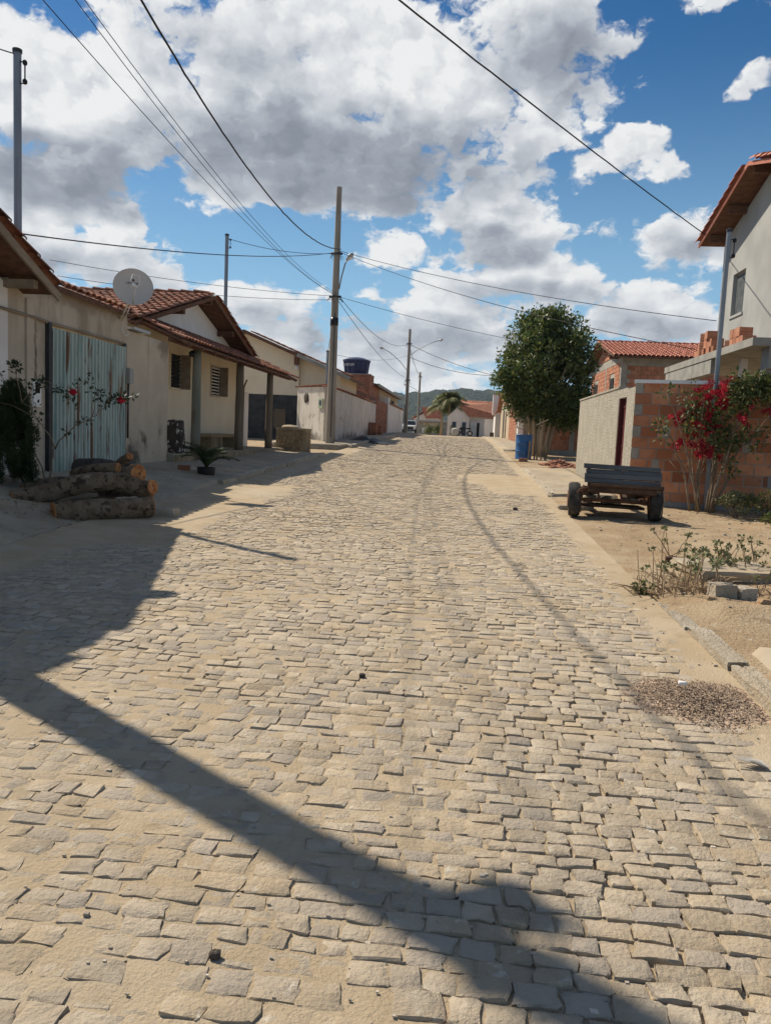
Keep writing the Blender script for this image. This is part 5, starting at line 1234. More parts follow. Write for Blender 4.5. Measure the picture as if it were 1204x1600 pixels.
# ------------------------------------------------------------------ unfinished two storey house, top right
def tall_house():
    XW, XV, YR, ZR, YE, ZE = 6.5, 5.98, 18.57, 7.97, 21.95, 6.98
    t = thing('grey_gabled_house', 'tall unpainted grey house with red tiled gable at the top right', 'house', (7, 18.5, .5))
    sl = (ZR-ZE)/(YE-YR); Y0 = 2*YR-YE
    w = MB()
    # street wall built round a window opening
    y0, y1, z0, z1 = 19.75, 20.62, 4.88, 5.92; YN, YF = 15.6, 21.55
    topz = lambda y: ZR - sl*abs(y-YR) - .16
    w.prism([(XW, YN, 3.82), (XW, y0, 3.82), (XW, y0, topz(y0)), (XW, YR, topz(YR)), (XW, YN, topz(YN))], (.2, 0, 0))
    w.prism([(XW, y1, 3.82), (XW, YF, 3.82), (XW, YF, topz(YF)), (XW, y1, topz(y1))], (.2, 0, 0))
    w.prism([(XW, y0, 3.82), (XW, y1, 3.82), (XW, y1, z0), (XW, y0, z0)], (.2, 0, 0)); w.prism([(XW, y0, z1), (XW, y1, z1), (XW, y1, topz(y1)), (XW, y0, topz(y0))], (.2, 0, 0))
    w.box(XW+.002, 13, YN-.2, YN, 3.82, topz(YN)-.02); w.box(XW+.2, 13, YF-.2, YF-.002, 3.82, topz(YF)-.02); w.box(12.8, 13, YN, YF-.2, 3.82, 7.0)
    w.build('wall', 'grey_plaster', t)
    wn = MB().box(XW+.10, XW+.14, y0, y1, z0, z1).build('window', 'grey_plaster', t)
    MB().box(XW+.085, XW+.098, y0+.05, y1-.05, z0+.05, z1-.05).build('pane', 'cart_board', wn)
    MB().box(XW-.03, XW+.1, y0-.03, y1+.03, z0-.06, z0-.001).build('sill', 'grey_plaster', wn)
    rf = MB()
    for sg in (1, -1): rf.prism([(XV, YR, ZR), (XV, YR+sg*(YE-YR), ZE), (XV, YR+sg*(YE-YR), ZE-.05), (XV, YR, ZR-.05)], (8, 0, 0))
    roof = rf.build('roof', 'roof_wood', t)
    for sg in (1, -1):
        dv = Vector((0, -sg*(YE-YR), ZR-ZE)); du = Vector((-1, 0, 0)) if sg > 0 else Vector((1, 0, 0))
        p0 = Vector((XV + (.205*14 if sg > 0 else 0), YR+sg*(YE-YR), ZE))
        tiles(roof, p0, du, dv, 14, int(dv.length/.36), 'new_tile', seed=70+sg)
        MB().beam((XV-.02, YR+sg*(YE-YR+.03), ZE-.05), (XV-.02, YR+sg*.01, ZR-.05), .03, .09).build('verge_board', 'new_tile', t)
    verge_tiles(roof, (XV-.03, YE+.03, ZE), (XV-.03, YR, ZR), 'new_tile'); verge_tiles(roof, (XV-.03, Y0-.03, ZE), (XV-.03, YR, ZR), 'new_tile')
    for yy in (21.4, 20.1, YR, 17.2, 15.9):
        z = ZR-sl*abs(yy-YR)-.13; MB().box(XV+.1, XW+.1, yy-.06, yy+.06, z-.12, z+.07).build('purlin_end', 'roof_wood', t)
    # ground floor frame and projecting slab
    MB().box(5.6, 13.2, 16.25, 23.1, 3.64, 3.80).build('slab', 'raw_concrete', t)
    MB().box(5.95, 13, 16.3, 16.5, 3.2, 3.638).build('beam', 'raw_concrete', t)
    MB().box(5.62, 5.8, 18.9, 23.0, 3.30, 3.638).build('beam', 'raw_concrete', t)
    MB().box(8.6, 13, 17.2, 22.5, .3, 3.638).build('ground_floor_wall', 'grey_plaster', t)
    for (x, y) in ((6.05, 16.6), (5.75, 22.8), (8.4, 16.6)): MB().box(x-.1, x+.1, y-.1, y+.1, .3, 3.638).build('column', 'raw_concrete', t)
    MB().tube([(5.72, 21.0, .4), (5.66, 21.0, 2.2), (5.75, 21.05, 3.64)], .05, 8).build('prop', 'fascia_wood', t)
    MB().box(6.2, 6.35, 18.6, 18.75, .4, 3.638).build('prop', 'white_paint', t)
    MB().box(6.9, 6.92, 16.2, 16.24, .4, 3.6).build('downpipe', 'white_paint', t)
tall_house()
def brick_heaps():
    g = random.Random(17); k = 0
    def blk(c, ax, ay, az):
        mb = MB(); mb.obox(c, ax, ay, az, .095, .145, .095)
        for i in (-1, 0, 1):
            for s in (-1, 1):
                mb.obox(Vector(c)+Vector(ax)*(.06*i)+Vector(az)*s*.097, ax, ay, az, .012, .145, .004); mb.obox(Vector(c)+Vector(az)*(.06*i)+Vector(ax)*s*.097, ax, ay, az, .004, .145, .009)
        o = mb.build('hollow_block', 'house_brick', loc=Vector(c)-Vector((0, 0, .095)))
        tag(o, 'red hollow clay block stacked on the concrete slab edge', 'brick', 'hollow blocks stacked on the slab')
    for (y0, n, rows) in ((19.3, 7, 3), (17.4, 5, 2)):
        for r in range(rows):
            for i in range(n-r*2):
                a = .15*(g.random()-.5)+(.9 if (i+r) % 5 == 4 else 0)
                blk((5.86+.06*g.random(), y0+(i+r)*.20+.1, 3.802+.098+r*.2), (math.sin(a), math.cos(a), 0), (math.cos(a), -math.sin(a), 0), (0, 0, 1))
brick_heaps()

# ------------------------------------------------------------------ bare brick two storey house
def brick_house():
    X0, Y0, YN = 7.0, 36.8, 45.6
    t = thing('brick_house', 'bare red brick two storey house with new red tiled roof', 'house', (X0, 40, 1.2))
    ZE, ZR, YR = 5.6, 6.75, 41.2; bw = MB()
    MB().box(X0+.03, 13.5, Y0+.03, YN, 1.0, ZE).build('core', 'mortar', t)
    MB().prism([(X0+.03, Y0+.1, ZE), (X0+.03, YN-.1, ZE), (X0+.03, YR, ZR-.12)], (6, 0, 0)).build('gable_core', 'mortar', t)
    wins = [('y', 38.6, 39.5, 3.35, 4.75), ('x', 9.15, 10.25, 3.2, 4.75), ('y', 43.2, 44.2, 3.35, 4.75)]
    f = MB(); s = MB()
    for k in range(31):
        z = 1.05+k*.197; off = .15*(k % 2)
        for i in range(31):
            y = Y0+.28+i*.3+off; y1 = min(y+.285, YN-.3)
            if y1-y < .05: continue
            if z > ZE-.25 and (z+.18 > ZE + (ZR-.2-ZE)*(1-abs((y+y1)/2-YR)/(YR-Y0)) or z < ZE+.02): continue
            if any(w[0] == 'y' and w[1]-.2 < (y+y1)/2 < w[2]+.2 and w[3]-.1 < z+.09 < w[4]+.15 for w in wins): continue
            s.box(X0, X0+.05, y, y1, z, z+.18)
        if z < ZE-.45:
            for i in range(21):
                x = X0+.28+i*.3+off
                if any(w[0] == 'x' and w[1]-.2 < x+.14 < w[2]+.2 and w[3]-.1 < z+.09 < w[4]+.15 for w in wins): continue
                f.box(x, x+.285, Y0, Y0+.05, z, z+.18)
    for m in (s, f): o = m.build('bricks', 'house_brick', t); o['kind'] = 'stuff'
    MB().box(X0-.01, X0+.27, Y0-.01, Y0+.27, 1.0, ZE-.252).build('corner_column', 'raw_concrete', t)
    MB().box(X0-.012, X0+.10, Y0-.012, YN, ZE-.25, ZE).build('ring_beam', 'raw_concrete', t)
    MB().box(X0+.11, 13.5, Y0-.012, Y0+.10, ZE-.42, ZE).build('ring_beam', 'raw_concrete', t)
    MB().box(X0-.008, X0+.08, 40.6, 40.85, 1.0, ZE-.252).build('mid_column', 'raw_concrete', t)
    for w in wins:
        if w[0] == 'y': MB().box(X0-.004, X0+.045, w[1], w[2], w[3], w[4]).build('window_opening', 'dark_void', t)
        else: MB().box(w[1], w[2], Y0-.004, Y0+.045, w[3], w[4]).build('window_opening', 'dark_void', t)
        if w[0] == 'x': MB().box(w[1]-.15, w[2]+.15, Y0-.02, Y0+.05, w[4]+.001, w[4]+.14).build('lintel', 'raw_concrete', t)
    rf = MB(); XV = X0-.5
    rf.prism([(XV, YR, ZR), (XV, Y0-.6, ZE-.05), (XV, Y0-.6, ZE-.13), (XV, YR, ZR-.08)], (7.4, 0, 0)); rf.prism([(XV, YR, ZR), (XV, YN+.5, ZE), (XV, YN+.5, ZE-.08), (XV, YR, ZR-.08)], (7.4, 0, 0))
    roof = rf.build('roof', 'roof_wood', t)
    dv = Vector((0, YR-Y0+.6, ZR-ZE+.05)); tiles(roof, (XV, Y0-.63, ZE-.05), (1, 0, 0), dv, 36, int(dv.length/.36), 'new_tile', seed=81, pieces=False)
    ridge_tiles(roof, (XV, YR, ZR+.01), (XV+7, YR, ZR+.01), 'new_tile')
    for yy in (37.6, 39.4, YR): MB().box(XV+.05, X0+.1, yy-.06, yy+.06, ZR-(ZR-ZE)/(YR-Y0)*abs(yy-YR)-.26, ZR-(ZR-ZE)/(YR-Y0)*abs(yy-YR)-.10).build('purlin_end', 'roof_wood', t)
brick_house()
def low_brick_wall():
    Y = 32.2; t = thing('low_brick_wall', 'low red brick wall with concrete columns behind the tree', 'wall', (5, Y, .9))
    MB().box(2.95, 7.2, Y+.03, Y+.15, .8, 2.6).build('core', 'mortar', t); mb = MB()
    for k in range(7):
        for i in range(14):
            x = 2.98+i*.3+(.15 if k % 2 else 0); mb.box(x, x+.285, Y, Y+.05, 1.22+k*.197, 1.40+k*.197)
    o = mb.build('bricks', 'house_brick', t); o['kind'] = 'stuff'
    for x in (2.9, 4.35, 5.9): MB().box(x-.1, x+.1, Y-.02, Y+.17, .8, 2.66).build('column', 'raw_concrete', t)
    MB().box(2.9, 7.2, Y-.014, Y+.16, .8, 1.20).build('footing', 'raw_concrete', t)
low_brick_wall()

# ------------------------------------------------------------------ the tree
def big_tree():
    c = Vector((2.75, 30.6, zg(30.6))); t = thing('shade_tree', 'dense dark green tree with many pale stems beside the blue drum', 'tree', c)
    g = random.Random(23); ts = MB(); cc = Vector((3.25, 30.8, 4.25))
    for i in range(9):
        a = 2*math.pi*i/9+g.random()*.5; b = c+Vector((math.cos(a)*.28+.12, math.sin(a)*.25, -.05)); tp = cc + Vector((math.cos(a)*1.0, math.sin(a)*1.0, -.9+1.8*g.random()))
        m = b.lerp(tp, .42)+Vector((math.cos(a)*.0, math.sin(a)*.0, .25)); r = .05+.035*g.random()
        ts.tube([b, b.lerp(m, .5)+Vector((.04*g.random(), 0, .02)), m, m.lerp(tp, .5)+Vector((0, 0, .2)), tp], [r*1.2, r, r*.85, r*.6, r*.3], 7)
    ts.build('trunk', 'tree_stem', t, smooth=True)
    # crown: clumps over an uneven egg
    C = []; Rr = []
    lobes = [((3.15, 30.8, 4.5), (1.6, 1.5, 1.95), 62), ((2.1, 30.5, 4.2), (.95, 1.0, 1.2), 36), ((3.9, 30.8, 3.9), (.85, 1.1, 1.75), 36), ((3.5, 30.4, 3.0), (1.3, 1.0, .7), 38), ((2.75, 30.8, 5.8), (.95, .85, .75), 24), ((3.8, 30.7, 5.1), (.65, .8, .7), 16), ((2.0, 30.3, 3.2), (.5, .6, .4), 8), ((3.9, 30.3, 2.75), (.75, .6, .6), 20)]
    for (o, r, n) in lobes:
        for i in range(n):
            d = Vector((g.gauss(0, 1), g.gauss(0, 1), g.gauss(0, 1))).normalized(); q = .35+.65*g.random()**.5
            C.append((o[0]+d.x*r[0]*q, o[1]+d.y*r[1]*q, o[2]+d.z*r[2]*q)); k = .16+.30*g.random(); Rr.append((k*1.25, k*1.25, k))
    leaves('crown', C, Rr, 190, .15, 'tree_leaf', t, 31, up=.15, aspect=.42, shell=.45, droop=.25)
    # loose sprigs that break the outline
    S2 = []
    for i in range(110):
        d = Vector((g.gauss(0, 1), g.gauss(0, 1), g.gauss(0, 1))).normalized(); S2.append((3.05+d.x*1.75, 30.7+d.y*1.8, 4.4+d.z*2.25))
    leaves('sprigs', S2, [(.2, .2, .26)]*len(S2), 26, .14, 'tree_leaf', t, 33, up=.2, aspect=.42, shell=.1)
    mb = MB()
    for (p, q) in (((2.0, 30.1, 2.0), (1.55, 29.9, 3.35)), ((2.2, 30.1, 2.2), (1.75, 30.0, 2.75))): mb.tube([(2.6, 30.5, 1.9), p, q], [.03, .02, .008], 5)
    mb.build('side_branch', 'tree_stem', t)
    leaves('side_foliage', [(1.55, 29.9, 3.35), (1.65, 29.9, 3.1), (1.75, 30.0, 2.75), (1.9, 30.0, 2.55), (2.05, 30.0, 2.35)], [(.22, .2, .16)]*5, 60, .11, 'bush_leaf', t, 35, shell=.2)
big_tree()
def drum():
    c = Vector((2.14, 28.3, zg(28.3)+.02)); t = thing('steel_drum', 'blue steel drum standing at the foot of the tree', 'drum', c)
    r = .29; prof = [(r*.96, 0), (r*1.02, .01), (r*1.0, .03)]
    for z in (.29, .58): prof += [(r, z-.03), (r*1.04, z), (r, z+.03)]
    prof += [(r, .85), (r*1.03, .87), (r*1.0, .885)]
    MB().lathe(prof, c, 32, capt=False).build('body', 'blue_drum', t, smooth=True, auto=25)
    MB().lathe([(r*.98, .84), (.01, .84)], c, 32, capb=False).build('lid', 'blue_drum', t)
    p = c + Vector((.16, -.36, 0)); o = MB().beam(p, p+Vector((.02, .03, .66)), .07, .06, (0, 1, 0)); tag(o.build('wooden_stake', 'fascia_wood', loc=p), 'short wooden stake in front of the blue drum', 'stake')
drum()
def tree_guard():
    c = Vector((2.72, 28.1, zg(28.1)+.0)); t = thing('tree_guard', 'crooked guard of sticks beside the blue drum', 'tree guard', c); g = random.Random(4)
    for i in range(9):
        a = 2*math.pi*i/9; b = c+Vector((math.cos(a)*.22, math.sin(a)*.22, -.05)); h = (1.55 if i in (2, 6) else .5+.5*g.random())
        MB().tube([b, b+Vector((.03*g.random(), 0, h*.5)), b+Vector((.06*(g.random()-.5), 0, h))], .017, 5).build('stick', 'post_wood', t)
    MB().tube([c+Vector((-.22, 0, 1.25)), c+Vector((.22, -.05, 1.48))], .018, 5).build('crossbar', 'fascia_wood', t)
tree_guard()
mb_ = MB(); rock(mb_, (2.02, 26.6, zg(26.6)+.07), .14, .1, .07, 5.5, jit=.15); tag(mb_.build('broken_brick', 'house_brick', smooth=False, loc=(2.02, 26.6, zg(26.6))), 'broken brick on the dirt near the blue drum', 'brick')
def rubble():
    mb = MB(); g = random.Random(3)
    for i in range(120):
        x, y = 3.05+g.gauss(0, .32), 25.0+g.gauss(0, .5); h = .22*math.exp(-((x-3.05)/.3)**2-((y-25)/.5)**2)
        s = .03+.05*g.random(); a = g.random()*3.1; rock(mb, (x, y, zg(y)+.04+h*g.random()), s*1.6, s, s*.5, i*1.3, ax=(math.cos(a), math.sin(a), .2), ay=(-math.sin(a), math.cos(a), 0), jit=.2, n=1)
    o = mb.build('rubble', 'clay_tile', loc=(3.05, 25, zg(25))); tag(o, 'small heap of broken red tiles by the rendered wall', 'rubble', kind='stuff')
rubble()

# ------------------------------------------------------------------ the cart
def cart():
    c = Vector((2.34, 12.35, zg(12.35)+.03)); z = c.z
    t = thing('wooden_cart', 'two-wheeled cart with dark plank body resting tail up on the dirt', 'cart', c)
    for (x, y) in ((1.76, 12.28), (2.96, 12.12)): wheel(t, (x, y, z+.265), .27, .17, (1, -.10, .03), hub='rusty_metal')
    MB().tube([(1.76, 12.28, z+.27), (2.96, 12.12, z+.27)], .028, 8).build('axle', 'rusty_metal', t)
    # tail board tipped towards us: five planks
    b0 = Vector((1.86, 12.0, z+.555)); b1 = Vector((2.98, 11.86, z+.545)); d = (b1-b0).normalized(); up = Vector((.0, .42, .9)).normalized(); n = d.cross(up)
    for i in range(4):
        pk = MB().obox(b0.lerp(b1, .5)+up*(.035+i*.077)+n*(.007*(i % 2)-.003*(i == 2))+d*(.012*((i*7) % 3-1)), (d+up*(.008*((i*5) % 3-1))).normalized(), n, up, .555+.008*(i % 2), .013, .0345).build('plank', 'cart_board', t)
        for q in (.06, .94, .5): MB().lathe([(.012, -.016), (.012, .018), (.004, .021)], b0.lerp(b1, q)+up*(.035+i*.077)-n*.0, 8, d, up, -n if n.y > 0 else n).build('bolt', 'rusty_metal', pk)
    for s in (.06, .94):
        p = b0.lerp(b1, s)-n*.03; MB().beam(p-up*.05, p+up*.29, .05, .03, n).build('cleat', 'cart_wood', t)
    MB().obox(b0.lerp(b1, .55)-up*.035, d, n, up, .53, .03, .025).build('cross_beam', 'cart_wood', t)
    MB().obox(b0.lerp(b1, .5)-up*.12+Vector((0, .08, 0)), d, n, up, .50, .03, .035).build('cross_beam', 'cart_wood', t)
    # bed and chassis going back and down
    bk = Vector((0, 1.0, -.10)).normalized()
    for i in range(6):
        p = b0.lerp(b1, .09+i*.164)+Vector((0, .1, -.07)); MB().beam(p, p+bk*1.35, .17, .022).build('bed_board', 'cart_wood', t)
    for s in (.16, .84):
        p = b0.lerp(b1, s)+Vector((0, .05, -.13)); MB().beam(p, p+bk*1.9, .06, .09).build('shaft', 'cart_wood', t)
    for s in (.2, .5, .8):
        p = b0.lerp(b1, s)+Vector((0, .2, -.1)); MB().tube([p, p+Vector((.05, .02, -.16)), Vector((p.x, 12.2, z+.3))], .018, 6).build('leaf_spring', 'rusty_metal', t)
    for s in (0.0, 1.0):
        p = b0.lerp(b1, s)+Vector((0, .08, -.05)); MB().tube([p+Vector((0, 0, .0)), p+Vector((.03*(2*s-1), -.02, -.22)), p+Vector((.02*(2*s-1), .0, -.42))], .012, 6).build('chain', 'rusty_metal', t)
    MB().tube([b1+Vector((.02, .0, .02)), b1+Vector((.04, -.03, -.2)), b1+Vector((.0, -.02, -.46))], .008, 5).build('strap', 'fascia_wood', t)
    MB().tube([b0+Vector((.1, .08, -.08)), b0+Vector((-.06, .02, -.12)), b0+Vector((-.1, .08, -.22)), b0+Vector((.0, .12, -.24))], .02, 6).build('hook', 'rusty_metal', t)
    # load of stones hanging below the bed
    g = random.Random(9)
    tr = MB().obox((2.36, 12.55, z+.17), d, (0, 1, 0), (0, 0, 1), .48, .25, .02).build('tray', 'cart_wood', t)
    for i in range(22):
        mb = MB(); s = .025+.03*g.random(); rock(mb, (1.95+.8*g.random(), 12.36+.35*g.random(), z+.20+s*.8+.05*g.random()), s*1.3, s, s, i*2.1, jit=.2, n=2, rnd=.6); mb.build('stone', 'pebble', tr, smooth=True)
    mb = MB(); rock(mb, (1.95, 13.3, z+.03), .3, .1, .05, 8.8, jit=.2); o = mb.build('stone_block', 'kerbstone', loc=(1.95, 13.3, z)); tag(o, 'flat stone on the kerb line left of the cart', 'stone')
    MB
cart()

# ------------------------------------------------------------------ red bracted shrub at the brick wall
def poinsettia():
    c = Vector((4.18, 13.72, zg(13.7)+.04)); t = thing('poinsettia_shrub', 'leggy shrub covered in red bracts against the brick wall', 'shrub', c)
    g = random.Random(41); st = MB(); tips = []
    for i in range(13):
        a = -.6+1.4*i/12 + (g.random()-.5)*.4; L = 1.45+.75*g.random(); b = c+Vector(((i-6)*.03+(g.random()-.5)*.14, (g.random()-.5)*.14, 0)); e = b+Vector((math.sin(a)*L*.60, -.15+.3*g.random(), L*math.cos(a*.55)))
        r = .009+.012*g.random(); pts = []
        for k in range(8):
            w = math.sin(math.pi*k/7); pts.append(b.lerp(e, k/7)+Vector((math.sin(a)*-.10*w+(g.random()-.5)*.09*w, (g.random()-.5)*.10*w, .10*w)))
        st.tube(pts, [r*(1.25-.14*k) for k in range(8)], 5); tips.append(e)
        for k in range(4):
            q = pts[2+k]; e2 = q+Vector(((g.random()-.5)*.6, (g.random()-.6)*.3, .05+.35*g.random())); st.tube([q, q.lerp(e2, .5)+Vector(((g.random()-.5)*.06, 0, .03)), e2], [.008, .006, .003], 4)
            if k > 1: tips.append(e2)
    st.build('stems', 'stem', t, smooth=True)
    fl = MB(); G = []
    def bract(p, s):
        n = Vector((g.gauss(-.2, .5), -1.0+g.gauss(0, .35), .45+g.gauss(0, .3))).normalized(); a, _, u = frame_from(n)
        for k in range(8):
            th = 2*math.pi*k/8+g.random()*.4; d = (a*math.cos(th)+u*math.sin(th)); sd = n.cross(d); L = s*(.7+.5*g.random()); q = p+n*.01
            fl.add([q, q+d*L*.5+sd*L*.17+n*L*.12, q+d*L-n*L*.08, q+d*L*.5-sd*L*.17+n*L*.12], [(0, 1, 2, 3)])
    reds = [(3.62, 13.8, 2.05), (3.70, 13.8, 1.62), (3.78, 13.8, 2.15), (3.88, 13.75, 1.95), (3.92, 13.75, 1.72), (4.0, 13.75, 2.35), (4.08, 13.7, 2.5), (4.1, 13.7, 2.12), (4.18, 13.7, 2.28), (4.15, 13.65, 1.92), (4.25, 13.7, 2.45), (4.06, 13.65, 1.52), (4.2, 13.62, 1.48), (4.62, 13.5, 2.08), (5.05, 13.45, 2.2), (4.35, 13.6, 2.3), (3.98, 13.7, 2.58), (4.3, 13.6, 2.62)]
    for p in reds:
        for k in range(6): bract(Vector(p)+Vector((g.gauss(0, .075), g.gauss(0, .06), g.gauss(0, .075))), .085)
    fl.build('bracts', 'red_bract', t, fix=False)
    for p in tips: G.append(tuple(p))
    for k in range(26): G.append((3.75+.8*g.random(), 13.65+.2*g.random(), 1.75+.8*g.random()))
    for k in range(14): G.append((4.15+.6*g.random(), 13.6+.2*g.random(), 1.15+.75*g.random()))
    leaves('foliage', G, [(.13, .10, .12)]*len(G), 20, .085, 'bush_leaf', t, 43, up=0., aspect=.5, shell=.2)
poinsettia()
def creeper():
    c = Vector((5.15, 13.72, 2.05)); b = Vector((5.3, 13.5, zg(13.5)+.02)); t = thing('creeper', 'green creeper spilling over the brick wall at the right edge', 'creeper', b); g = random.Random(5)
    st = MB(); st.tube([b, (5.28, 13.6, 1.2), (5.1, 13.75, 2.3), (4.8, 13.9, 2.7)], [.03, .025, .02, .01], 6); st.tube([(5.28, 13.6, 1.2), (5.6, 13.6, 2.3), (5.8, 13.6, 2.7)], [.02, .015, .01], 6); st.build('stems', 'stem', t)
    C = []
    for k in range(60): C.append((4.5+1.6*g.random(), 13.6+.35*g.random()-.1, 2.3+.5*g.random()**.8))
    leaves('foliage', C, [(.17, .15, .14)]*len(C), 70, .075, 'bush_leaf', t, 45, up=.1, aspect=.55, shell=.3)
creeper()
for i, (x, y, rx, rz, n, lb) in enumerate(((4.55, 13.3, .35, .42, 16, 'low grey green weeds at the foot of the red bracted shrub'), (5.0, 12.9, .4, .5, 18, 'weed clump right of the red bracted shrub'), (5.3, 12.2, .45, .45, 18, 'dark weed clump at the right edge below the brick wall'), (4.75, 12.2, .3, .25, 10, 'small weeds on the dirt before the brick wall'))):
    shrub('weeds', lb, (x, y, zg(y)+near_dirt(x, y)), rx, rz, n, .05, 'bush_leaf' if i % 2 else 'succulent', 50+i, 'weeds below the brick wall', per=70, cat='weeds')

# ------------------------------------------------------------------ verge details in the foreground
def gh(x, y): return zg(y) + near_dirt(x, y)*min(1., .35+(x-XR)*1.6)
def dry_plant(px, py, n, label, seed):
    c = Vector((px, py, gh(px, py))); t = thing('dry_plant', label, 'plant', c, 'dry plants on the verge'); g = random.Random(seed); st = MB(); C = []
    for i in range(n):
        a = g.random()*6.28; q = .42*g.random()**.6; b = c+Vector((math.cos(a)*q*1.1, math.sin(a)*q*.6, -.02)); b.z = gh(b.x, b.y)-.01
        low = g.random() < .78; L = .12+.3*g.random(); e = b+Vector(((g.random()-.6)*L*(1.6 if low else .6), (g.random()-.5)*L, L*(.25 if low else .95)))
        m = b.lerp(e, .5)+Vector(((g.random()-.5)*.05, (g.random()-.5)*.05, .03)); st.tube([b, m, e], [.006, .0045, .0025], 4)
        if not low and g.random() < .5: C.append(tuple(e))
    st.build('twigs', 'dry_twig', t)
    leaves('green_tips', C, [(.025, .025, .02)]*len(C), 14, .038, 'succulent', t, 4, up=.6, aspect=.6, shell=.1)['kind'] = 'stuff'
dry_plant(2.05, 6.95, 110, 'dry twiggy plant with a few green tips by the loose cobbles', 3)
dry_plant(2.2, 7.6, 70, 'straw coloured tuft left of the broken slab', 13)
dry_plant(3.05, 7.2, 90, 'dry scrub at the right edge in front of the broken slab', 23)
def succulents():
    for i, (x, y, n, h, lb) in enumerate(((1.66, 7.0, 7, .13, 'tiny green plant at the edge of the cobbles'), (2.9, 8.35, 20, .34, 'spindly succulent clump at the right edge of the verge'), (2.75, 8.0, 14, .28, 'smaller succulent stems in front of the broken slab'), (2.55, 9.0, 9, .34, 'bare leggy succulent behind the broken slab'))):
        c = Vector((x, y, gh(x, y))); t = thing('succulent_plant', lb, 'plant', c, 'succulents on the verge'); g = random.Random(60+i); st = MB(); C = []
        for k in range(n):
            a = g.random()*6.28; q = (.05 if i == 0 else .30)*g.random()**.5; b = c+Vector((math.cos(a)*q, math.sin(a)*q*.6, -.02)); e = b+Vector(((g.random()-.5)*h*1.3, (g.random()-.5)*h*.7, h*(.2+.9*g.random())))
            st.tube([b, b.lerp(e, .5)+Vector(((g.random()-.5)*.04, 0, .02)), e], [.006, .005, .004], 4); C.append(tuple(e))
            if g.random() < .3: C.append(tuple(b.lerp(e, .7)))
            if k % 2: st.tube([b, b+Vector(((g.random()-.5)*h*1.4, (g.random()-.5)*h*.8, h*(.1+.5*g.random())))], [.004, .0025], 4)
        st.build('stems', 'dry_twig', t)
        leaves('leaves', C, [(.022, .022, .013)]*len(C), 16, .034, 'succulent' if i else 'bush_leaf', t, 70+i, up=.7, aspect=.65, shell=.1)
succulents()
def slab_and_stones():
    mb = MB(); z = gh(2.75, 8.0)
    rock(mb, (2.72, 8.05, z+.055), .42, .36, .05, 4.4, ax=(.98, .15, .0), ay=(-.15, .98, .03), jit=.10, n=5, rnd=.04); tag(mb.build('concrete_slab', 'concrete', smooth=True, auto=35, loc=(2.72, 8.05, z)), 'broken concrete slab lying among the succulents', 'slab')
    for (x, y, a, lb) in ((2.24, 6.68, .15, 'left of the two loose cobbles on the verge'), (2.43, 6.74, .5, 'right of the two loose cobbles on the verge')):
        mb = MB(); z = gh(x, y); rock(mb, (x, y, z+.055), .095, .075, .06, x*7, ax=(math.cos(a), math.sin(a), 0), ay=(-math.sin(a), math.cos(a), 0), jit=.14, n=4, rnd=.15); tag(mb.build('loose_cobble', 'kerbstone', smooth=True, auto=40, loc=(x, y, z)), lb, 'stone', 'loose cobbles')
    mb = MB(); z = gh(2.33, 8.5); rock(mb, (2.33, 8.5, z+.03), .10, .05, .055, 9.2, jit=.3, n=2); tag(mb.build('rock', 'cart_wood', loc=(2.33, 8.5, z)), 'small dark brown rock on the sandy verge', 'stone')
    for i, (x, y, s, lb) in enumerate(((2.5, 6.42, .045, 'larger lump of dry earth in front of the loose cobbles'), (2.1, 6.5, .03, 'smaller lump of dry earth left of the loose cobbles'))):
        mb = MB(); z = gh(x, y); rock(mb, (x, y, z+s*.2), s*1.2, s, s*.6, i*5.1, jit=.5, n=4, rnd=.5); tag(mb.build('dirt_clod', 'dirt', smooth=True, auto=40, loc=(x, y, z)), lb, 'clod', 'earth clods')
slab_and_stones()
def straw_pile():
    c = (1.36, 4.36); g = np.random.default_rng(3)
    def h(x, y): return road_h(x, y)+.006 + .038*math.exp(-((x-c[0])/.26)**2-((y-c[1])/.24)**2) + .006*nz(x*25, y*25) - .02*max(0., min(1., (math.hypot((x-c[0])/.40, (y-c[1])/.38)-.75+.2*nz(x*6, y*6))*2))
    t = thing('straw_heap', 'heap of dry brown chaff beside the right kerb', 'heap', (c[0], c[1], zg(c[1])+.0)); t['kind'] = 'stuff'
    xs = list(np.linspace(.92, 1.70, 60)); ys = list(np.linspace(3.92, 4.85, 60)); o = sheet('mound', xs, ys, h, 'straw', None); 
    me = o.data; off = np.array(t.location); co = np.empty(len(me.vertices)*3, np.float32); me.vertices.foreach_get('co', co); co = co.reshape(-1, 3)-off; me.vertices.foreach_set('co', co.astype(np.float32).ravel()); o.parent = t
    n = 9500; V = []
    for i in range(n):
        x, y = c[0]+g.normal()*.19, c[1]+g.normal()*.20
        if x > 1.70 or y > 5.0: x = 1.4
        z = h(x, y)+.002; a = g.random()*6.28; L = .003+.010*g.random(); w = .001+.0024*g.random(); dz = (g.random()-.3)*.008; dx, dy = math.cos(a), math.sin(a)
        p = np.array((x, y, z+.003*g.random()))-off; d = np.array((dx*L, dy*L, dz)); s = np.array((-dy*w, dx*w, .001))
        V += [p-d-s, p+d-s, p+d+s, p-d+s]
    link('chaff', np_mesh('chaff', np.array(V), np.arange(n*4).reshape(n, 4), 'straw'), t)
straw_pile()
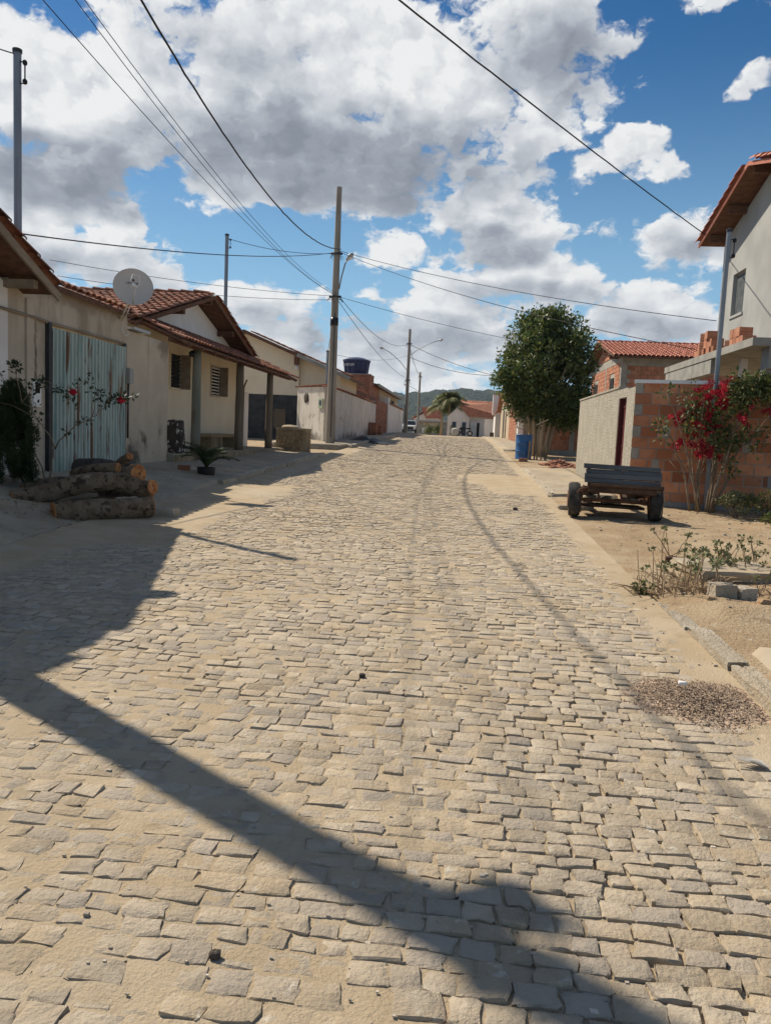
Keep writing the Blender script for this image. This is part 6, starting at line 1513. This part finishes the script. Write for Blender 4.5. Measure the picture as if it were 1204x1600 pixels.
def litter():
    # pebbles and grit scattered over the road
    g = random.Random(77); mb = MB()
    for i in range(420):
        y = 1.7+7*g.random()**1.5; x = -2.6+4.3*g.random(); s = .003+.006*g.random()**3
        rock(mb, (x, y, road_h(x, y)+.006), s*1.3, s, s*.8, i*1.1, jit=.3, n=1, rnd=0)
    for i in range(500):
        y = 3+11*g.random(); x = XR+.2+3.2*g.random(); s = .004+.012*g.random()**3
        rock(mb, (x, y, gh(x, y)+s*.3), s*1.3, s, s*.8, i*1.7, jit=.3, n=1, rnd=0)
    o = mb.build('pebbles', 'pebble'); tag(o, 'loose grit on the road and verge', 'gravel', kind='stuff')
    # pale dry corn husk by the straw
    p = Vector((1.46, 3.52, zg(3.52)+.012)); t = thing('corn_husk', 'pale dry husk leaf lying on the cobbles by the right edge', 'husk', p)
    for k in range(4):
        a = 2.2+k*.22; d = Vector((math.cos(a), math.sin(a), .12)); s = Vector((-d.y, d.x, 0)); L = .10+.02*k
        MB().add([p, p+d*L*.5+s*.014+Vector((0, 0, .009)), p+d*L, p+d*L*.5-s*.014+Vector((0, 0, .009))], [(0, 1, 2, 3)]).build('blade', 'pale_cloth', t, fix=False)
    for (x, y, s, lb) in ((-.52, 4.35, .013, 'dark clod on the cobbles left of the middle'), (-.62, 1.98, .012, 'dark pebble in the near cobbles'), (.9, 12.9, .03, 'dark clod on the far cobbles')):
        mb = MB(); rock(mb, (x, y, zg(y)+s*.6), s*1.2, s, s*.8, x*9, jit=.4, n=3, rnd=.5); tag(mb.build('dark_clod', 'dark_bark', smooth=True, loc=(x, y, zg(y))), lb, 'clod')
    p = Vector((1.32, 4.45, zg(4.45)+.07)); mb = MB(); rock(mb, p, .022, .013, .010, 3.2, jit=.2, n=3, rnd=.4); tag(mb.build('white_stone', 'white_paint', smooth=True, loc=p-Vector((0, 0, .010))), 'small white stone on the chaff heap', 'stone')
litter()

# ------------------------------------------------------------------ overhead cables
PA, PB = Vector((-4.7, 5.5, 0)), Vector((-5.35, 31.4, 0))
def at(v, z): return (v.x, v.y, z)
cable('overhead_cable', 'thick black twisted cable running down the left of the sky', at(PA, 8.25), at(PB, 8.85), 1.4, .018, wob=.02, n=60)
cable('overhead_cable', 'upper thin wire of the left pair', (-4.8, 5.5, 7.0), (-5.45, 31.4, 7.1), .7, .006)
cable('overhead_cable', 'lower thin wire of the left pair', (-4.83, 5.5, 6.9), (-5.47, 31.4, 7.05), .72, .006)
cable('overhead_cable', 'single thin wire left of the pair', (-4.8, 5.5, 6.25), (-5.45, 31.4, 7.0), .5, .006)
cable('overhead_cable', 'black cable crossing the sky to the grey gabled house', at(PA, 7.5), (6.0, 21.5, 7.1), .1, .013, wob=.01, n=40)
cable('overhead_cable', 'cable from the tall pole to the white gabled house', at(PB, 8.75), (-6.7, 11.08, 4.25), .25, .011)
cable('overhead_cable', 'short cable from the thin pole to the tall pole', (-8.6, 27.0, 8.1), at(PB, 8.7), .2, .010)
cable('overhead_cable', 'upper cable from the tall pole to the grey gabled house', (-5.4, 31.5, 8.8), (6.5, 21.7, 4.95), .25, .010)
cable('overhead_cable', 'lower cable from the tall pole to the slab edge', (-5.4, 31.5, 8.75), (5.6, 20.2, 4.0), .3, .010)
cable('overhead_cable', 'thin cable from the tall pole passing behind the tree', (-5.4, 31.5, 7.0), (6.6, 36.0, 5.5), .25, .009)
cable('overhead_cable', 'upper cable between the tall pole and the distant pole', (-5.45, 31.6, 7.1), (-5.3, 68.9, 9.6), .9, .013)
cable('overhead_cable', 'lower cable between the tall pole and the distant pole', (-5.45, 31.6, 6.9), (-5.3, 68.9, 6.5), .5, .013)
cable('overhead_cable', 'wire from the short service pole to the distant pole', (-6.75, 37, 5.3), (-5.3, 68.9, 8.6), .4, .010)
cable('overhead_cable', 'upper cable from the distant pole to the right side', (-5.2, 69, 9.5), (3.0, 62.5, 6.4), .3, .02)
cable('overhead_cable', 'lower cable from the distant pole to the right side', (-5.2, 69, 8.4), (3.35, 63.5, 6.7), .5, .02)
cable('overhead_cable', 'cable between the two farthest poles', (-5.3, 69, 9.4), (-5.95, 97, 8.9), .4, .022)
cable('overhead_cable', 'long wire over the porch house roof', (-5.6, 31.4, 7.0), (-13.5, 24, 6.6), .15, .009)
cable('overhead_cable', 'second wire over the porch house roof', (-5.6, 31.4, 6.85), (-13.5, 24.5, 6.2), .2, .009)
cable('overhead_cable', 'loose wire end at the top left corner', (-6.72, 11.05, 6.75), (-9.5, 9.6, 8.2), .3, .009)
cable('overhead_cable', 'stay wire from the tall pole to the short service pole', (-5.55, 31.6, 6.8), (-6.75, 37, 5.35), .05, .010)

# ------------------------------------------------------------------ air
def haze():
    mb = MB().box(-1600, 1500, -45, 2500, -3.5, 135); o = mb.build('haze', 'sand'); o.data.materials.clear()
    m = bpy.data.materials.new('air'); m.use_nodes = True; t = NT(m.node_tree); t.n.clear()
    out = t.new('ShaderNodeOutputMaterial'); v = t.new('ShaderNodeVolumePrincipled'); v.inputs['Color'].default_value = (.72, .85, 1.0, 1); v.inputs['Density'].default_value = HAZE; v.inputs['Anisotropy'].default_value = .2
    t.l.new(v.outputs[0], out.inputs['Volume']); o.data.materials.append(m); o['kind'] = 'stuff'; o['label'] = 'thin blue summer air'; o['category'] = 'haze'
HAZE = .00013
haze()
